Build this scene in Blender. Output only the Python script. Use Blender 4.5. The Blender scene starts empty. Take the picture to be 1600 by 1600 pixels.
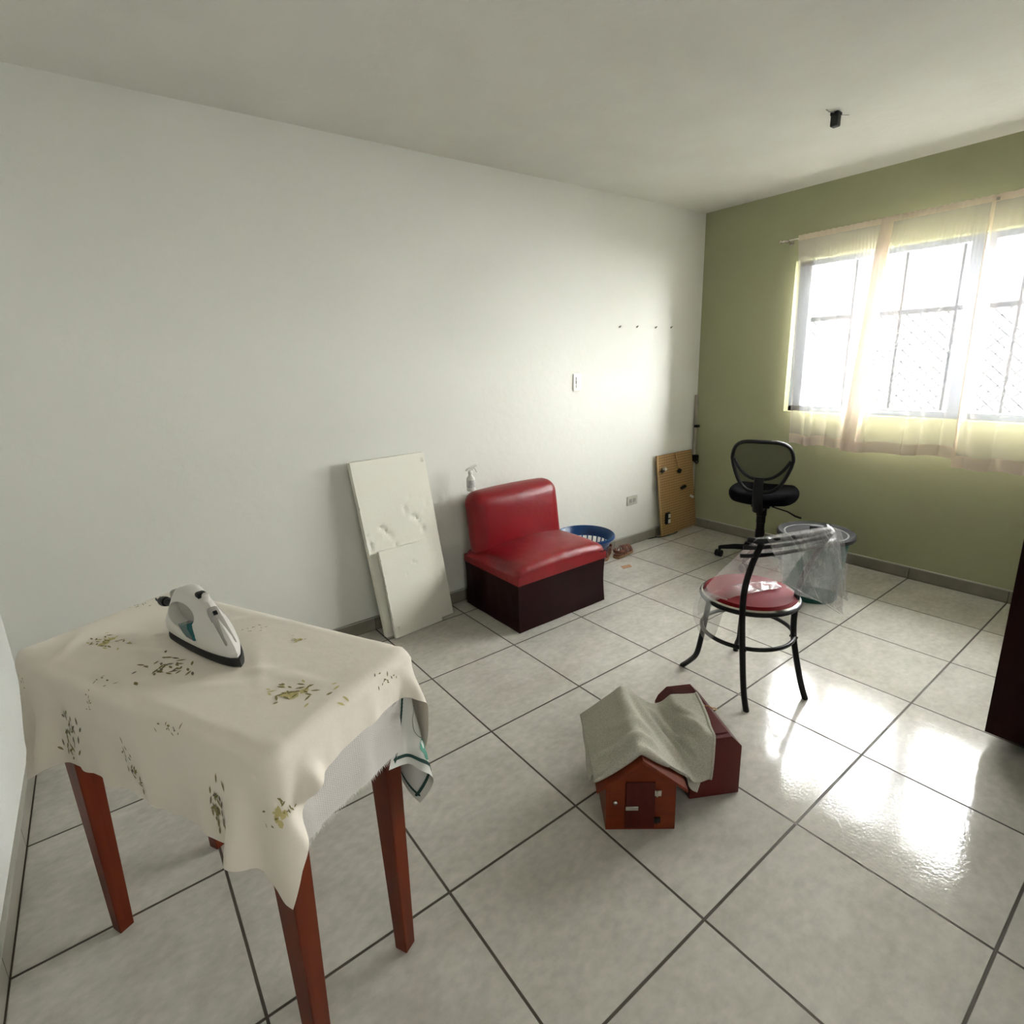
import bpy, bmesh, math, random
import numpy as np
from mathutils import Matrix, Vector
random.seed(7); rng = np.random.default_rng(7)
SC = bpy.context.scene
COL = SC.collection
# ------------------------------------------------------------------ camera
R = [(0.7975, -0.6024, -0.0337), (-0.1727, -0.1744, -0.9694), (0.5781, 0.7789, -0.2431)]
camd = bpy.data.cameras.new('camera'); cam = bpy.data.objects.new('camera', camd); COL.objects.link(cam)
right, down, fwd = [Vector(r).normalized() for r in R]
m = Matrix.Identity(4)
for i in range(3):
    m[i][0] = right[i]; m[i][1] = -down[i]; m[i][2] = -fwd[i]
m[0][3], m[1][3], m[2][3] = -4.07505, -2.63695, 1.48575
cam.matrix_world = m
camd.sensor_width = 36; camd.lens = 854.2137/1600*36
camd.shift_x = 0.0014; camd.shift_y = -0.0149; camd.clip_start = 0.02
SC.camera = cam
# ------------------------------------------------------------------ world, light, exposure
SC.view_settings.view_transform = 'Standard'; SC.view_settings.look = 'None'
SC.view_settings.gamma = 1.0; SC.view_settings.use_curve_mapping = False
SC.view_settings.exposure = 1.08
w = bpy.data.worlds.new('world'); SC.world = w; w.use_nodes = True
nt = w.node_tree; bg = nt.nodes['Background']
bg.inputs[0].default_value = (.96, 1, 1, 1); bg.inputs[1].default_value = 1.5
# window opening on the green wall (x = 0.015)
WY0, WY1, WZ0, WZ1 = -0.575, -2.62, 1.045, 2.085
def area(name, loc, rot, sx, sy, power, col=(1, 1, 1), portal=False):
    ld = bpy.data.lights.new(name, 'AREA'); ld.shape = 'RECTANGLE'; ld.size = sx; ld.size_y = sy
    ld.energy = power; ld.color = col
    o = bpy.data.objects.new(name, ld); COL.objects.link(o); o.location = loc; o.rotation_euler = rot
    if portal: ld.cycles.is_portal = True
    return o
area('window_portal', (0.2, (WY0+WY1)/2, (WZ0+WZ1)/2), (0, math.radians(90), 0), WZ1-WZ0+.1, WY0-WY1+.1, 1, portal=True)
# bright hazy sun spread wide by thin cloud, shining into the window
sd_ = bpy.data.lights.new('hazy_sun', 'SUN'); sd_.energy = 76; sd_.angle = math.radians(121); sd_.color = (.985, 1, 1.0)
so_ = bpy.data.objects.new('hazy_sun', sd_); COL.objects.link(so_)
SE, SA = math.radians(7), math.radians(4)
so_.rotation_euler = Vector((-math.cos(SE)*math.cos(SA), math.cos(SE)*math.sin(SA), -math.sin(SE))).to_track_quat('-Z', 'Y').to_euler()
so_.location = (3, -2, 4)
# weak fill light added in the hallway behind the camera, coming in by the doorway
area('hallway_fill', (-3.3, -3.5, 1.15), (math.radians(90), 0, 0), .9, 1.9, 4.5, (1, 1, .96))

# ------------------------------------------------------------------ helpers
def tag(o, label=None, cat=None, group=None, kind=None):
    if label: o['label'] = label
    if cat: o['category'] = cat
    if group: o['group'] = group
    if kind: o['kind'] = kind
    return o
def empty(name, loc=(0, 0, 0), rz=0.0, label=None, cat=None, group=None):
    o = bpy.data.objects.new(name, None); COL.objects.link(o); o.location = loc; o.rotation_euler = (0, 0, rz)
    o.empty_display_size = .05
    return tag(o, label, cat, group)

class MB:
    def __init__(s): s.v = []; s.f = []; s.m = []; s.cur = 0
    def add(s, vs, fs):
        b = len(s.v); s.v += [tuple(float(c) for c in p) for p in vs]
        s.f += [tuple(b+i for i in f) for f in fs]; s.m += [s.cur]*len(fs); return s
    def box(s, c, d, M=None, z=None):
        x, y, zz = [k/2 for k in d]
        P = [Vector((sx*x, sy*y, sz*zz)) for sx in (-1, 1) for sy in (-1, 1) for sz in (-1, 1)]
        if M is not None: P = [M @ p for p in P]
        P = [p+Vector(c) for p in P]
        return s.add(P, [(0, 1, 3, 2), (4, 6, 7, 5), (0, 4, 5, 1), (2, 3, 7, 6), (0, 2, 6, 4), (1, 5, 7, 3)])
    def tube(s, path, r, n=12, closed=False, flat=1.0, up=None):
        P = [Vector(p) for p in path]; N = len(P)
        rr = r if hasattr(r, '__len__') else [r]*N
        T = []
        for i in range(N):
            a = P[(i-1) % N] if (closed or i > 0) else P[i]; b = P[(i+1) % N] if (closed or i < N-1) else P[i]
            T.append((b-a).normalized())
        u = Vector(up) if up is not None else (Vector((0, 0, 1)) if abs(T[0].z) < .9 else Vector((1, 0, 0)))
        vs = []
        for i in range(N):
            u = (u-T[i]*u.dot(T[i])).normalized() if up is None else (Vector(up)-T[i]*Vector(up).dot(T[i])).normalized()
            w_ = T[i].cross(u)
            for k in range(n):
                a = 2*math.pi*k/n; vs.append(P[i]+(u*math.cos(a)*flat+w_*math.sin(a))*rr[i])
        fs = []
        for i in range(N if closed else N-1):
            j = (i+1) % N
            for k in range(n):
                l = (k+1) % n; fs.append((i*n+k, i*n+l, j*n+l, j*n+k))
        if not closed: fs.append(tuple(range(n))[::-1]); fs.append(tuple((N-1)*n+k for k in range(n)))
        return s.add(vs, fs)
    def lathe(s, prof, c=(0, 0, 0), n=40, sx=1, sy=1, cap=True, M=None):
        vs = []
        for r, z in prof:
            for k in range(n):
                a = 2*math.pi*k/n; p = Vector((r*sx*math.cos(a), r*sy*math.sin(a), z))
                if M is not None: p = M @ p
                vs.append(p+Vector(c))
        fs = []
        for i in range(len(prof)-1):
            for k in range(n):
                l = (k+1) % n; fs.append((i*n+k, i*n+l, (i+1)*n+l, (i+1)*n+k))
        if cap: fs.append(tuple(range(n))[::-1]); fs.append(tuple((len(prof)-1)*n+k for k in range(n)))
        return s.add(vs, fs)
    def prism(s, poly, h0, h1, fn):
        n = len(poly); vs = [fn(a, b, h0) for a, b in poly]+[fn(a, b, h1) for a, b in poly]
        fs = [tuple(range(n))[::-1], tuple(n+i for i in range(n))]
        fs += [(i, (i+1) % n, n+(i+1) % n, n+i) for i in range(n)]
        return s.add(vs, fs)
    def grid(s, A):   # A[ny][nx] points
        ny, nx = len(A), len(A[0]); vs = [A[j][i] for j in range(ny) for i in range(nx)]
        return s.add(vs, [(j*nx+i, j*nx+i+1, (j+1)*nx+i+1, (j+1)*nx+i) for j in range(ny-1) for i in range(nx-1)])
    def rbox(s, c, h, r, n=10, deform=None):   # rounded cushion
        hx, hy, hz = h; vs = []; fs = []
        def pt(d, a, b):
            p = [0, 0, 0]; ax, sg = d
            p[ax] = sg; o = [i for i in range(3) if i != ax]; p[o[0]] = a; p[o[1]] = b
            q = Vector((p[0]*hx, p[1]*hy, p[2]*hz))
            inn = Vector((max(-hx+r, min(hx-r, q.x)), max(-hy+r, min(hy-r, q.y)), max(-hz+r, min(hz-r, q.z))))
            d_ = q-inn
            if d_.length > 1e-9: q = inn+d_.normalized()*r
            if deform: q = Vector(deform(q))
            return q+Vector(c)
        for ax in range(3):
            for sg in (-1, 1):
                b = len(vs)
                g = [-math.cos(math.pi*i/n)*.5*1+(2*i/n-1)*.5 for i in range(n+1)]
                for j in range(n+1):
                    for i in range(n+1): vs.append(pt((ax, sg), g[i], g[j]))
                for j in range(n):
                    for i in range(n):
                        f = (b+j*(n+1)+i, b+j*(n+1)+i+1, b+(j+1)*(n+1)+i+1, b+(j+1)*(n+1)+i)
                        if (sg > 0) == (ax == 1): f = f[::-1]
                        fs.append(f)
        return s.add(vs, fs)
    def build(s, name, mat, parent=None, smooth=35, bevel=0, weld=False, solid=0, loc=None, offset=-1):
        me = bpy.data.meshes.new(name); me.from_pydata(s.v, [], s.f)
        mats = mat if isinstance(mat, (list, tuple)) else [mat]
        for q in mats: me.materials.append(q)
        me.polygons.foreach_set('material_index', s.m)
        me.update()
        bm = bmesh.new(); bm.from_mesh(me)
        if weld: bmesh.ops.remove_doubles(bm, verts=bm.verts, dist=1e-5)
        bmesh.ops.recalc_face_normals(bm, faces=bm.faces)
        bm.to_mesh(me); bm.free()
        o = bpy.data.objects.new(name, me); COL.objects.link(o)
        if parent is not None: o.parent = parent
        if loc is not None: o.location = loc
        if bevel:
            b = o.modifiers.new('bevel', 'BEVEL'); b.width = bevel; b.segments = 2; b.limit_method = 'ANGLE'; b.angle_limit = .6
        if solid:
            b = o.modifiers.new('solid', 'SOLIDIFY'); b.thickness = solid; b.offset = offset
        if smooth:
            me.shade_smooth(); me.set_sharp_from_angle(angle=math.radians(smooth))
        return o

def mat(name, col, rough=.5, metal=0, spec=.5, noise=0, nscale=8, nstretch=(1, 1, 1), bump=0, bscale=60, bdist=.002, coat=0, col2=None, trans=None, sheen=0, sss=0):
    M = bpy.data.materials.new(name); M.use_nodes = True; t = M.node_tree; N = t.nodes; L = t.links
    b = N['Principled BSDF']; b.inputs['Base Color'].default_value = (*col, 1)
    b.inputs['Roughness'].default_value = rough; b.inputs['Metallic'].default_value = metal
    b.inputs['Specular IOR Level'].default_value = spec; b.inputs['Coat Weight'].default_value = coat
    b.inputs['Sheen Weight'].default_value = sheen
    tc = N.new('ShaderNodeTexCoord'); mp = N.new('ShaderNodeMapping'); L.new(tc.outputs['Object'], mp.inputs[0])
    mp.inputs['Scale'].default_value = nstretch
    if noise or col2:
        n = N.new('ShaderNodeTexNoise'); n.inputs['Scale'].default_value = nscale; n.inputs['Detail'].default_value = 6
        L.new(mp.outputs[0], n.inputs[0])
        mx = N.new('ShaderNodeMix'); mx.data_type = 'RGBA'
        c2 = col2 if col2 else tuple(c*(1-noise) for c in col)
        mx.inputs[6].default_value = (*col, 1); mx.inputs[7].default_value = (*c2, 1)
        rp = N.new('ShaderNodeMapRange'); rp.inputs[1].default_value = .35; rp.inputs[2].default_value = .65
        L.new(n.outputs[0], rp.inputs[0]); L.new(rp.outputs[0], mx.inputs[0]); L.new(mx.outputs[2], b.inputs['Base Color'])
    if bump:
        n2 = N.new('ShaderNodeTexNoise'); n2.inputs['Scale'].default_value = bscale; n2.inputs['Detail'].default_value = 5
        L.new(mp.outputs[0], n2.inputs[0]); bp = N.new('ShaderNodeBump'); bp.inputs['Strength'].default_value = bump
        bp.inputs['Distance'].default_value = bdist; L.new(n2.outputs[0], bp.inputs['Height']); L.new(bp.outputs[0], b.inputs['Normal'])
    return M
def seethrough(name, col, alpha, gloss=.0, rough=.1, transl=.5, bump=0):
    """thin sheet: part passes straight, the rest scatters to both sides"""
    M = bpy.data.materials.new(name); M.use_nodes = True; t = M.node_tree; N = t.nodes; L = t.links
    N.remove(N['Principled BSDF']); out = N['Material Output']
    tr = N.new('ShaderNodeBsdfTransparent'); d = N.new('ShaderNodeBsdfDiffuse'); tl = N.new('ShaderNodeBsdfTranslucent')
    d.inputs[0].default_value = tl.inputs[0].default_value = (*col, 1)
    m1 = N.new('ShaderNodeMixShader'); m1.inputs[0].default_value = transl; L.new(d.outputs[0], m1.inputs[1]); L.new(tl.outputs[0], m1.inputs[2])
    m2 = N.new('ShaderNodeMixShader'); m2.inputs[0].default_value = alpha; L.new(tr.outputs[0], m2.inputs[1]); L.new(m1.outputs[0], m2.inputs[2])
    last = m2
    if gloss:
        g = N.new('ShaderNodeBsdfGlossy'); g.inputs['Roughness'].default_value = rough
        lw = N.new('ShaderNodeLayerWeight'); lw.inputs[0].default_value = .5; pw = N.new('ShaderNodeMath'); pw.operation = 'POWER'; pw.inputs[1].default_value = 3.5; L.new(lw.outputs['Facing'], pw.inputs[0]); ad = N.new('ShaderNodeMath'); ad.operation = 'MULTIPLY_ADD'; ad.inputs[1].default_value = .6; ad.inputs[2].default_value = .045; L.new(pw.outputs[0], ad.inputs[0])
        ml = N.new('ShaderNodeMath'); ml.operation = 'MULTIPLY'; ml.inputs[1].default_value = gloss; ml.use_clamp = True; L.new(ad.outputs[0], ml.inputs[0])
        m3 = N.new('ShaderNodeMixShader'); L.new(ml.outputs[0], m3.inputs[0]); L.new(m2.outputs[0], m3.inputs[1]); L.new(g.outputs[0], m3.inputs[2]); last = m3
        if bump:
            n2 = N.new('ShaderNodeTexNoise'); n2.inputs['Scale'].default_value = 26; n2.inputs['Detail'].default_value = 3
            tc = N.new('ShaderNodeTexCoord'); L.new(tc.outputs['Object'], n2.inputs[0])
            bp = N.new('ShaderNodeBump'); bp.inputs['Strength'].default_value = bump; bp.inputs['Distance'].default_value = .014
            L.new(n2.outputs[0], bp.inputs['Height']); L.new(bp.outputs[0], g.inputs['Normal'])
    L.new(last.outputs[0], out.inputs[0])
    return M

# ------------------------------------------------------------------ materials
def wall_mat(name, col, col2, bump=.35):
    M = mat(name, col, .85, spec=.25, bump=bump, bscale=22, bdist=.006, col2=col2, nscale=1.6)
    return M
M_white = wall_mat('white_plaster', (.72, .72, .655), (.70, .70, .635), .3)
M_left = wall_mat('white_plaster_left', (.72, .72, .68), (.70, .70, .66))
M_green = wall_mat('green_plaster', (.375, .385, .235), (.355, .365, .22), .25)
M_ceil = mat('ceiling_plaster', (.73, .72, .655), .9, spec=.2, bump=.35, bscale=18, bdist=.008, col2=(.69, .68, .615), nscale=3)
def floor_mat():
    M = bpy.data.materials.new('floor_tiles'); M.use_nodes = True; t = M.node_tree; N = t.nodes; L = t.links
    b = N['Principled BSDF']; geo = N.new('ShaderNodeNewGeometry'); sx = N.new('ShaderNodeSeparateXYZ'); L.new(geo.outputs['Position'], sx.inputs[0])
    def math_(op, a, bb=None, c=None):
        n = N.new('ShaderNodeMath'); n.operation = op
        for i, v_ in enumerate((a, bb, c)):
            if v_ is None: continue
            if isinstance(v_, (int, float)): n.inputs[i].default_value = v_
            else: L.new(v_, n.inputs[i])
        return n.outputs[0]
    def edge(o):   # distance to nearest tile line, metres
        a = math_('MULTIPLY', o, 2.0); a = math_('ADD', a, 40.0); a = math_('FRACT', a); a = math_('SUBTRACT', a, .5); a = math_('ABSOLUTE', a); a = math_('SUBTRACT', .5, a)
        return math_('MULTIPLY', a, .5)
    e = math_('MINIMUM', edge(sx.outputs[0]), edge(sx.outputs[1]))
    rp = N.new('ShaderNodeMapRange'); rp.inputs[1].default_value = .0030; rp.inputs[2].default_value = .0045; L.new(e, rp.inputs[0])   # 0 grout, 1 tile
    # tile id tint
    fl = math_('FLOOR', math_('MULTIPLY', sx.outputs[0], 2.0)); fl2 = math_('FLOOR', math_('MULTIPLY', sx.outputs[1], 2.0))
    cmb = N.new('ShaderNodeCombineXYZ'); L.new(fl, cmb.inputs[0]); L.new(fl2, cmb.inputs[1])
    wn = N.new('ShaderNodeTexWhiteNoise'); L.new(cmb.outputs[0], wn.inputs[0])
    mp = N.new('ShaderNodeVectorMath'); mp.operation = 'MULTIPLY_ADD'; L.new(wn.outputs['Color'], mp.inputs[0]); mp.inputs[1].default_value = (7, 7, 7); L.new(geo.outputs['Position'], mp.inputs[2])
    st = N.new('ShaderNodeMapping'); st.inputs['Scale'].default_value = (1, 1.4, 1); L.new(mp.outputs[0], st.inputs[0])
    n1 = N.new('ShaderNodeTexNoise'); n1.inputs['Scale'].default_value = 4.5; n1.inputs['Detail'].default_value = 9; n1.inputs['Roughness'].default_value = .62; L.new(st.outputs[0], n1.inputs[0])
    cr = N.new('ShaderNodeValToRGB'); cr.color_ramp.elements[0].position = .25; cr.color_ramp.elements[1].position = .75
    cr.color_ramp.elements[0].color = (.41, .39, .335, 1); cr.color_ramp.elements[1].color = (.54, .52, .46, 1); L.new(n1.outputs[0], cr.inputs[0])
    n3 = N.new('ShaderNodeTexNoise'); n3.inputs['Scale'].default_value = 30; n3.inputs['Detail'].default_value = 6; L.new(st.outputs[0], n3.inputs[0])
    mx0 = N.new('ShaderNodeMix'); mx0.data_type = 'RGBA'; mx0.blend_type = 'OVERLAY'; mx0.inputs[0].default_value = .22
    L.new(cr.outputs[0], mx0.inputs[6]); L.new(n3.outputs[0], mx0.inputs[7])
    mx = N.new('ShaderNodeMix'); mx.data_type = 'RGBA'; mx.inputs[6].default_value = (.060, .047, .032, 1)
    L.new(rp.outputs[0], mx.inputs[0]); L.new(mx0.outputs[2], mx.inputs[7]); L.new(mx.outputs[2], b.inputs['Base Color'])
    rr = N.new('ShaderNodeMapRange'); rr.inputs[3].default_value = .6; rr.inputs[4].default_value = .085; L.new(rp.outputs[0], rr.inputs[0]); L.new(rr.outputs[0], b.inputs['Roughness'])
    b.inputs['Specular IOR Level'].default_value = .42
    # orange peel of the glaze + sunk joints
    n2 = N.new('ShaderNodeTexNoise'); n2.inputs['Scale'].default_value = 95; n2.inputs['Detail'].default_value = 2.5; L.new(geo.outputs['Position'], n2.inputs[0])
    n4 = N.new('ShaderNodeTexNoise'); n4.inputs['Scale'].default_value = 7; n4.inputs['Detail'].default_value = 1; L.new(geo.outputs['Position'], n4.inputs[0])
    b1 = N.new('ShaderNodeBump'); b1.inputs['Strength'].default_value = .42; b1.inputs['Distance'].default_value = .0011; L.new(n2.outputs[0], b1.inputs['Height'])
    b3 = N.new('ShaderNodeBump'); b3.inputs['Strength'].default_value = .10; b3.inputs['Distance'].default_value = .01; L.new(n4.outputs[0], b3.inputs['Height']); L.new(b1.outputs[0], b3.inputs['Normal'])
    b2 = N.new('ShaderNodeBump'); b2.inputs['Strength'].default_value = .8; b2.inputs['Distance'].default_value = .002; L.new(rp.outputs[0], b2.inputs['Height']); L.new(b3.outputs[0], b2.inputs['Normal'])
    L.new(b2.outputs[0], b.inputs['Normal'])
    return M
M_floor = floor_mat()
M_base = mat('baseboard_tile', (.26, .24, .19), .35, spec=.4, col2=(.21, .195, .155), nscale=9)
M_grout = mat('grout', (.06, .047, .032), .8)
M_groutw = mat('pale_joint', (.42, .41, .35), .8)
M_wood = mat('red_brown_wood', (.125, .020, .0045), .42, spec=.22, col2=(.085, .012, .003), nscale=7, nstretch=(6, 6, .5))
M_cloth = mat('white_cotton', (.76, .70, .60), .9, spec=.15, bump=.25, bscale=38, bdist=.004, sheen=.2)
M_leaf1 = mat('olive_print', (.24, .21, .09), .9, spec=.1); M_leaf2 = mat('yellow_print', (.55, .47, .22), .9, spec=.1); M_leaf3 = mat('grey_print', (.20, .18, .13), .9, spec=.1)
def waffle():
    M = mat('waffle_cotton', (.60, .57, .53), .95, spec=.1); t = M.node_tree; N = t.nodes; L = t.links
    tc = [n for n in N if n.type == 'TEX_COORD'][0]; br = N.new('ShaderNodeTexVoronoi'); br.inputs['Scale'].default_value = 190; br.distance = 'CHEBYCHEV'; br.inputs['Randomness'].default_value = .15
    L.new(tc.outputs['Object'], br.inputs[0]); bp = N.new('ShaderNodeBump'); bp.inputs['Strength'].default_value = .7; bp.inputs['Distance'].default_value = .002
    L.new(br.outputs[0], bp.inputs['Height']); L.new(bp.outputs[0], N['Principled BSDF'].inputs['Normal']); return M
M_waffle = waffle()
M_emb = mat('embroidered_linen', (.62, .62, .57), .9, spec=.15, bump=.3, bscale=200, bdist=.001)
M_teal = mat('teal_thread', (.07, .24, .17), .8); M_dgreen = mat('dark_green_thread', (.012, .05, .04), .8); M_line = mat('grey_thread', (.20, .24, .20), .8)
M_plastic = mat('white_plastic', (.62, .60, .55), .3, spec=.5); M_plasticg = mat('grey_plastic', (.33, .31, .28), .4)
M_black = mat('black_plastic', (.005, .005, .005), .45, spec=.25); M_blackm = mat('black_paint_steel', (.003, .003, .003), .38, spec=.28)
M_soft = mat('black_fabric', (.004, .004, .005), .9, spec=.06)
M_tank = mat('teal_tank', (.003, .055, .065), .12, spec=.6)
M_steel = mat('steel', (.5, .48, .43), .3, metal=1)
M_foam = mat('styrofoam', (.80, .78, .68), .9, spec=.15, bump=.35, bscale=120, bdist=.002)
M_red = mat('red_leatherette', (.21, .0035, .007), .36, spec=.4, bump=.4, bscale=9, bdist=.014, col2=(.17, .003, .006), nscale=3)
M_maroon = mat('maroon_leatherette', (.013, .002, .002), .5, spec=.12, bump=.3, bscale=6, bdist=.01)
M_blue = mat('blue_plastic', (.003, .040, .14), .3, spec=.5)
M_peg = None
def pegmat():
    M = bpy.data.materials.new('pegboard_hardboard'); M.use_nodes = True; t = M.node_tree; N = t.nodes; L = t.links; b = N['Principled BSDF']
    tc = N.new('ShaderNodeTexCoord'); vo = N.new('ShaderNodeTexVoronoi'); vo.inputs['Scale'].default_value = 1; vo.inputs['Randomness'].default_value = 0; vo.voronoi_dimensions = '2D'
    mp = N.new('ShaderNodeMapping'); mp.inputs['Scale'].default_value = (45, 45, 45); mp.inputs['Rotation'].default_value = (0, 0, 0)
    sp = N.new('ShaderNodeSeparateXYZ'); cb = N.new('ShaderNodeCombineXYZ'); L.new(tc.outputs['Object'], sp.inputs[0]); L.new(sp.outputs[0], cb.inputs[0]); L.new(sp.outputs[2], cb.inputs[1])
    L.new(cb.outputs[0], mp.inputs[0]); L.new(mp.outputs[0], vo.inputs[0])
    r = N.new('ShaderNodeMapRange'); r.inputs[1].default_value = .17; r.inputs[2].default_value = .24; L.new(vo.outputs['Distance'], r.inputs[0])
    mx = N.new('ShaderNodeMix'); mx.data_type = 'RGBA'; mx.inputs[6].default_value = (.05, .028, .01, 1); mx.inputs[7].default_value = (.36, .215, .085, 1)
    L.new(r.outputs[0], mx.inputs[0]); L.new(mx.outputs[2], b.inputs['Base Color']); b.inputs['Roughness'].default_value = .7
    return M
M_peg = pegmat()
M_tan = mat('tan_wood', (.42, .27, .12), .6); M_strip = mat('pale_strip_wood', (.45, .41, .33), .6, col2=(.36, .32, .25), nscale=6, nstretch=(4, 4, .6))
M_green_p = mat('green_plastic', (.004, .075, .05), .35); M_lid = mat('dark_grey_plastic', (.020, .020, .020), .7, spec=.15, col2=(.032, .032, .032), nscale=5)
M_lidr = mat('grey_lid_ring', (.20, .20, .19), .6, spec=.2)
M_orange = mat('orange_brown_wood', (.145, .024, .004), .42, spec=.2, col2=(.10, .014, .003), nscale=8, nstretch=(1, 1, 5))
M_redw = mat('dark_red_wood', (.085, .008, .005), .42, spec=.25, col2=(.065, .005, .004), nscale=5)
M_doorw = mat('dark_red_wood_door', (.062, .006, .003), .42, spec=.2, col2=(.047, .004, .002), nscale=8, nstretch=(5, 5, 1))
M_linen = mat('grey_linen', (.46, .44, .36), .95, spec=.1, bump=.35, bscale=240, bdist=.001, col2=(.34, .33, .27), nscale=240, sheen=.1)
M_wardrobe = mat('near_black_brown_wood', (.012, .0015, .001), .55, spec=.10, col2=(.009, .001, .0008), nscale=6, nstretch=(8, 8, .6))
M_sandal = mat('brown_leather', (.16, .045, .018), .5, col2=(.10, .025, .01), nscale=20); M_sole = mat('tan_sole', (.30, .17, .08), .7)
M_alu = mat('window_aluminium', (.17, .20, .235), .5); M_chrome = mat('chrome', (.55, .52, .45), .2, metal=1)
M_grey = mat('grille_paint', (.03, .04, .055), .8, spec=.05)
M_curtain = seethrough('sheer_curtain', (.96, .89, .84), .50, transl=.002)
M_hem = seethrough('curtain_hem', (.90, .76, .66), .82, transl=.006)
M_edge = seethrough('curtain_edge', (.90, .78, .62), .78, transl=.008)
M_bag = seethrough('clear_plastic', (.80, .80, .78), .27, gloss=1.9, rough=.12, transl=.4, bump=.9)
M_mesh = seethrough('chair_mesh', (.008, .008, .008), .66, transl=.1)
M_glass = seethrough('window_glass', (1, 1, 1), .0, gloss=1, rough=.0)

# ------------------------------------------------------------------ room
H = 2.547; YW = .168; XG = .015; XL = -4.512; YF = -3.30
def struct(name, mb, m_, **k):
    o = mb.build(name, m_, **k); o['kind'] = 'structure'; return o
struct('floor', MB().box((-2.2, -1.6, -.05), (5.4, 4.4, .1)), M_floor, smooth=0)
struct('ceiling', MB().box((-2.2, -1.6, H+.05), (5.4, 4.4, .1)), M_ceil, smooth=0)
struct('wall_back', MB().box((-2.25, YW+.07, H/2), (4.9, .14, H)), M_white, smooth=0)
struct('wall_left', MB().box((XL-.07, -1.6, H/2), (.14, 3.6, H)), M_left, smooth=0)
g = MB(); T = .16
def wallbox(y0, y1, z0, z1): g.box((XG+T/2, (y0+y1)/2, (z0+z1)/2), (T, abs(y1-y0), z1-z0))
wallbox(YW, WY0, 0, H); wallbox(WY1, YF-.1, 0, H); wallbox(WY0, WY1, 0, WZ0); wallbox(WY0, WY1, WZ1, H)
struct('wall_right', g, M_green, smooth=0)
g = MB(); g.box((-4.15, YF-.07, H/2), (.75, .14, H)); g.box((-1.4, YF-.07, H/2), (2.9, .14, H)); g.box((-3.31, YF-.07, (2.1+H)/2), (.94, .14, H-2.1))
hall = MB(); hall.box((-3.31, -4.6, H/2), (2.2, .1, H)); hall.box((-4.4, -4.0, H/2), (.1, 1.3, H)); hall.box((-2.2, -4.0, H/2), (.1, 1.3, H)); hall.box((-3.31, -4.0, H+.05), (2.3, 1.3, .1)); hall.box((-3.31, -4.1, -.05), (2.3, 1.1, .1))
struct('wall_hallway', hall, M_left, smooth=0)
struct('wall_front', g, M_left, smooth=0)
# baseboards: tile strips with joints
def baseboard(name, a, b, axis, at, inward):
    t = .012; h = .072
    mb = MB(); mb.cur = 0
    L0, L1 = min(a, b), max(a, b)
    k0 = math.floor(L0/.5)
    cuts = [L0]+[k*.5 for k in range(k0, int(L1/.5)+2) if L0+.01 < k*.5 < L1-.01]+[L1]
    for i in range(len(cuts)-1):
        p, q = cuts[i]+.002, cuts[i+1]-.002
        if axis == 'x': mb.box(((p+q)/2, at+inward*t/2, h/2+.002), (q-p, t, h-.002))
        else: mb.box((at+inward*t/2, (p+q)/2, h/2+.002), (t, q-p, h-.002))
    o = struct(name, mb, M_base, smooth=0)
    g1 = MB(); c = (L0+L1)/2
    if axis == 'x': g1.box((c, at+inward*.0045, h/2), (L1-L0, .009, h))
    else: g1.box((at+inward*.0045, c, h/2), (.009, L1-L0, h))
    g1.build('joint', M_grout, o, smooth=0)
    g2 = MB()
    if axis == 'x': g2.box((c, at+inward*.006, h+.004), (L1-L0, .012, .007))
    else: g2.box((at+inward*.006, c, h+.004), (.012, L1-L0, .007))
    g2.build('joint', M_groutw, o, smooth=0)
baseboard('baseboard_back', XL, XG, 'x', YW, -1)
baseboard('baseboard_right', YW-.013, YF, 'y', XG, -1)
baseboard('baseboard_left', YW-.013, YF, 'y', XL, 1)

# ------------------------------------------------------------------ window
win = MB(); xw = XG+.085
def fr(y0, y1, z0, z1, d=.045, x=None): win.box((x or xw, (y0+y1)/2, (z0+z1)/2), (d, abs(y1-y0), abs(z1-z0)))
fr(WY0, WY0-.085, WZ0, WZ1); fr(WY1, WY1+.085, WZ0, WZ1); fr(WY0, WY1, WZ0, WZ0+.04); fr(WY0, WY1, WZ1-.035, WZ1)
fr(-1.545, -1.655, WZ0, WZ1, .06)
wo = struct('window_1', win, M_alu, bevel=.002)
for (a, b) in ((WY0-.085, -1.545), (-1.655, WY1+.085)):
    MB().box((xw, (a+b)/2, (WZ0+WZ1)/2), (.004, abs(a-b), WZ1-WZ0-.075)).build('pane', M_glass, wo, smooth=0)
gr = empty('window_grille', (XG+.3, -1.6, WZ0), 0, 'painted iron security grille outside the window, with one horizontal bar and diagonal mesh', 'window grille')
mb = MB()
for y in np.arange(-1.05, 1.06, .30): mb.tube([(0, y, -.05), (0, y, 1.15)], .008, 8)
mb.build('upright_bar', M_grey, gr)
mb = MB().tube([(0, -1.15, .665), (0, 1.15, .655)], .016, 8); mb.build('cross_bar', M_grey, gr)
mb = MB()
for k in np.arange(-1.8, 1.1, .075):
    for s in (-1, 1):
        a = k; b = k+.65
        y0, y1 = (a, b) if s > 0 else (-a, -b)
        z0, z1 = 0., .65
        if max(y0, y1) > 1.12: 
            continue
        if min(y0, y1) < -1.12: continue
        mb.tube([(0.012, y0, z0), (0.012, y1, z1)], .0028, 5)
mb.build('diagonal_mesh', M_grey, gr)

# the pale concrete yard outside
M_yd = mat('yard_concrete', (.60, .595, .57), .95, spec=.05, col2=(.54, .535, .51), nscale=2.5)
MBg = MB(); MBg.box((5.2, -1.6, -.15), (10, 16, .1)); struct('floor_yard', MBg, M_yd, smooth=0)
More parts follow.
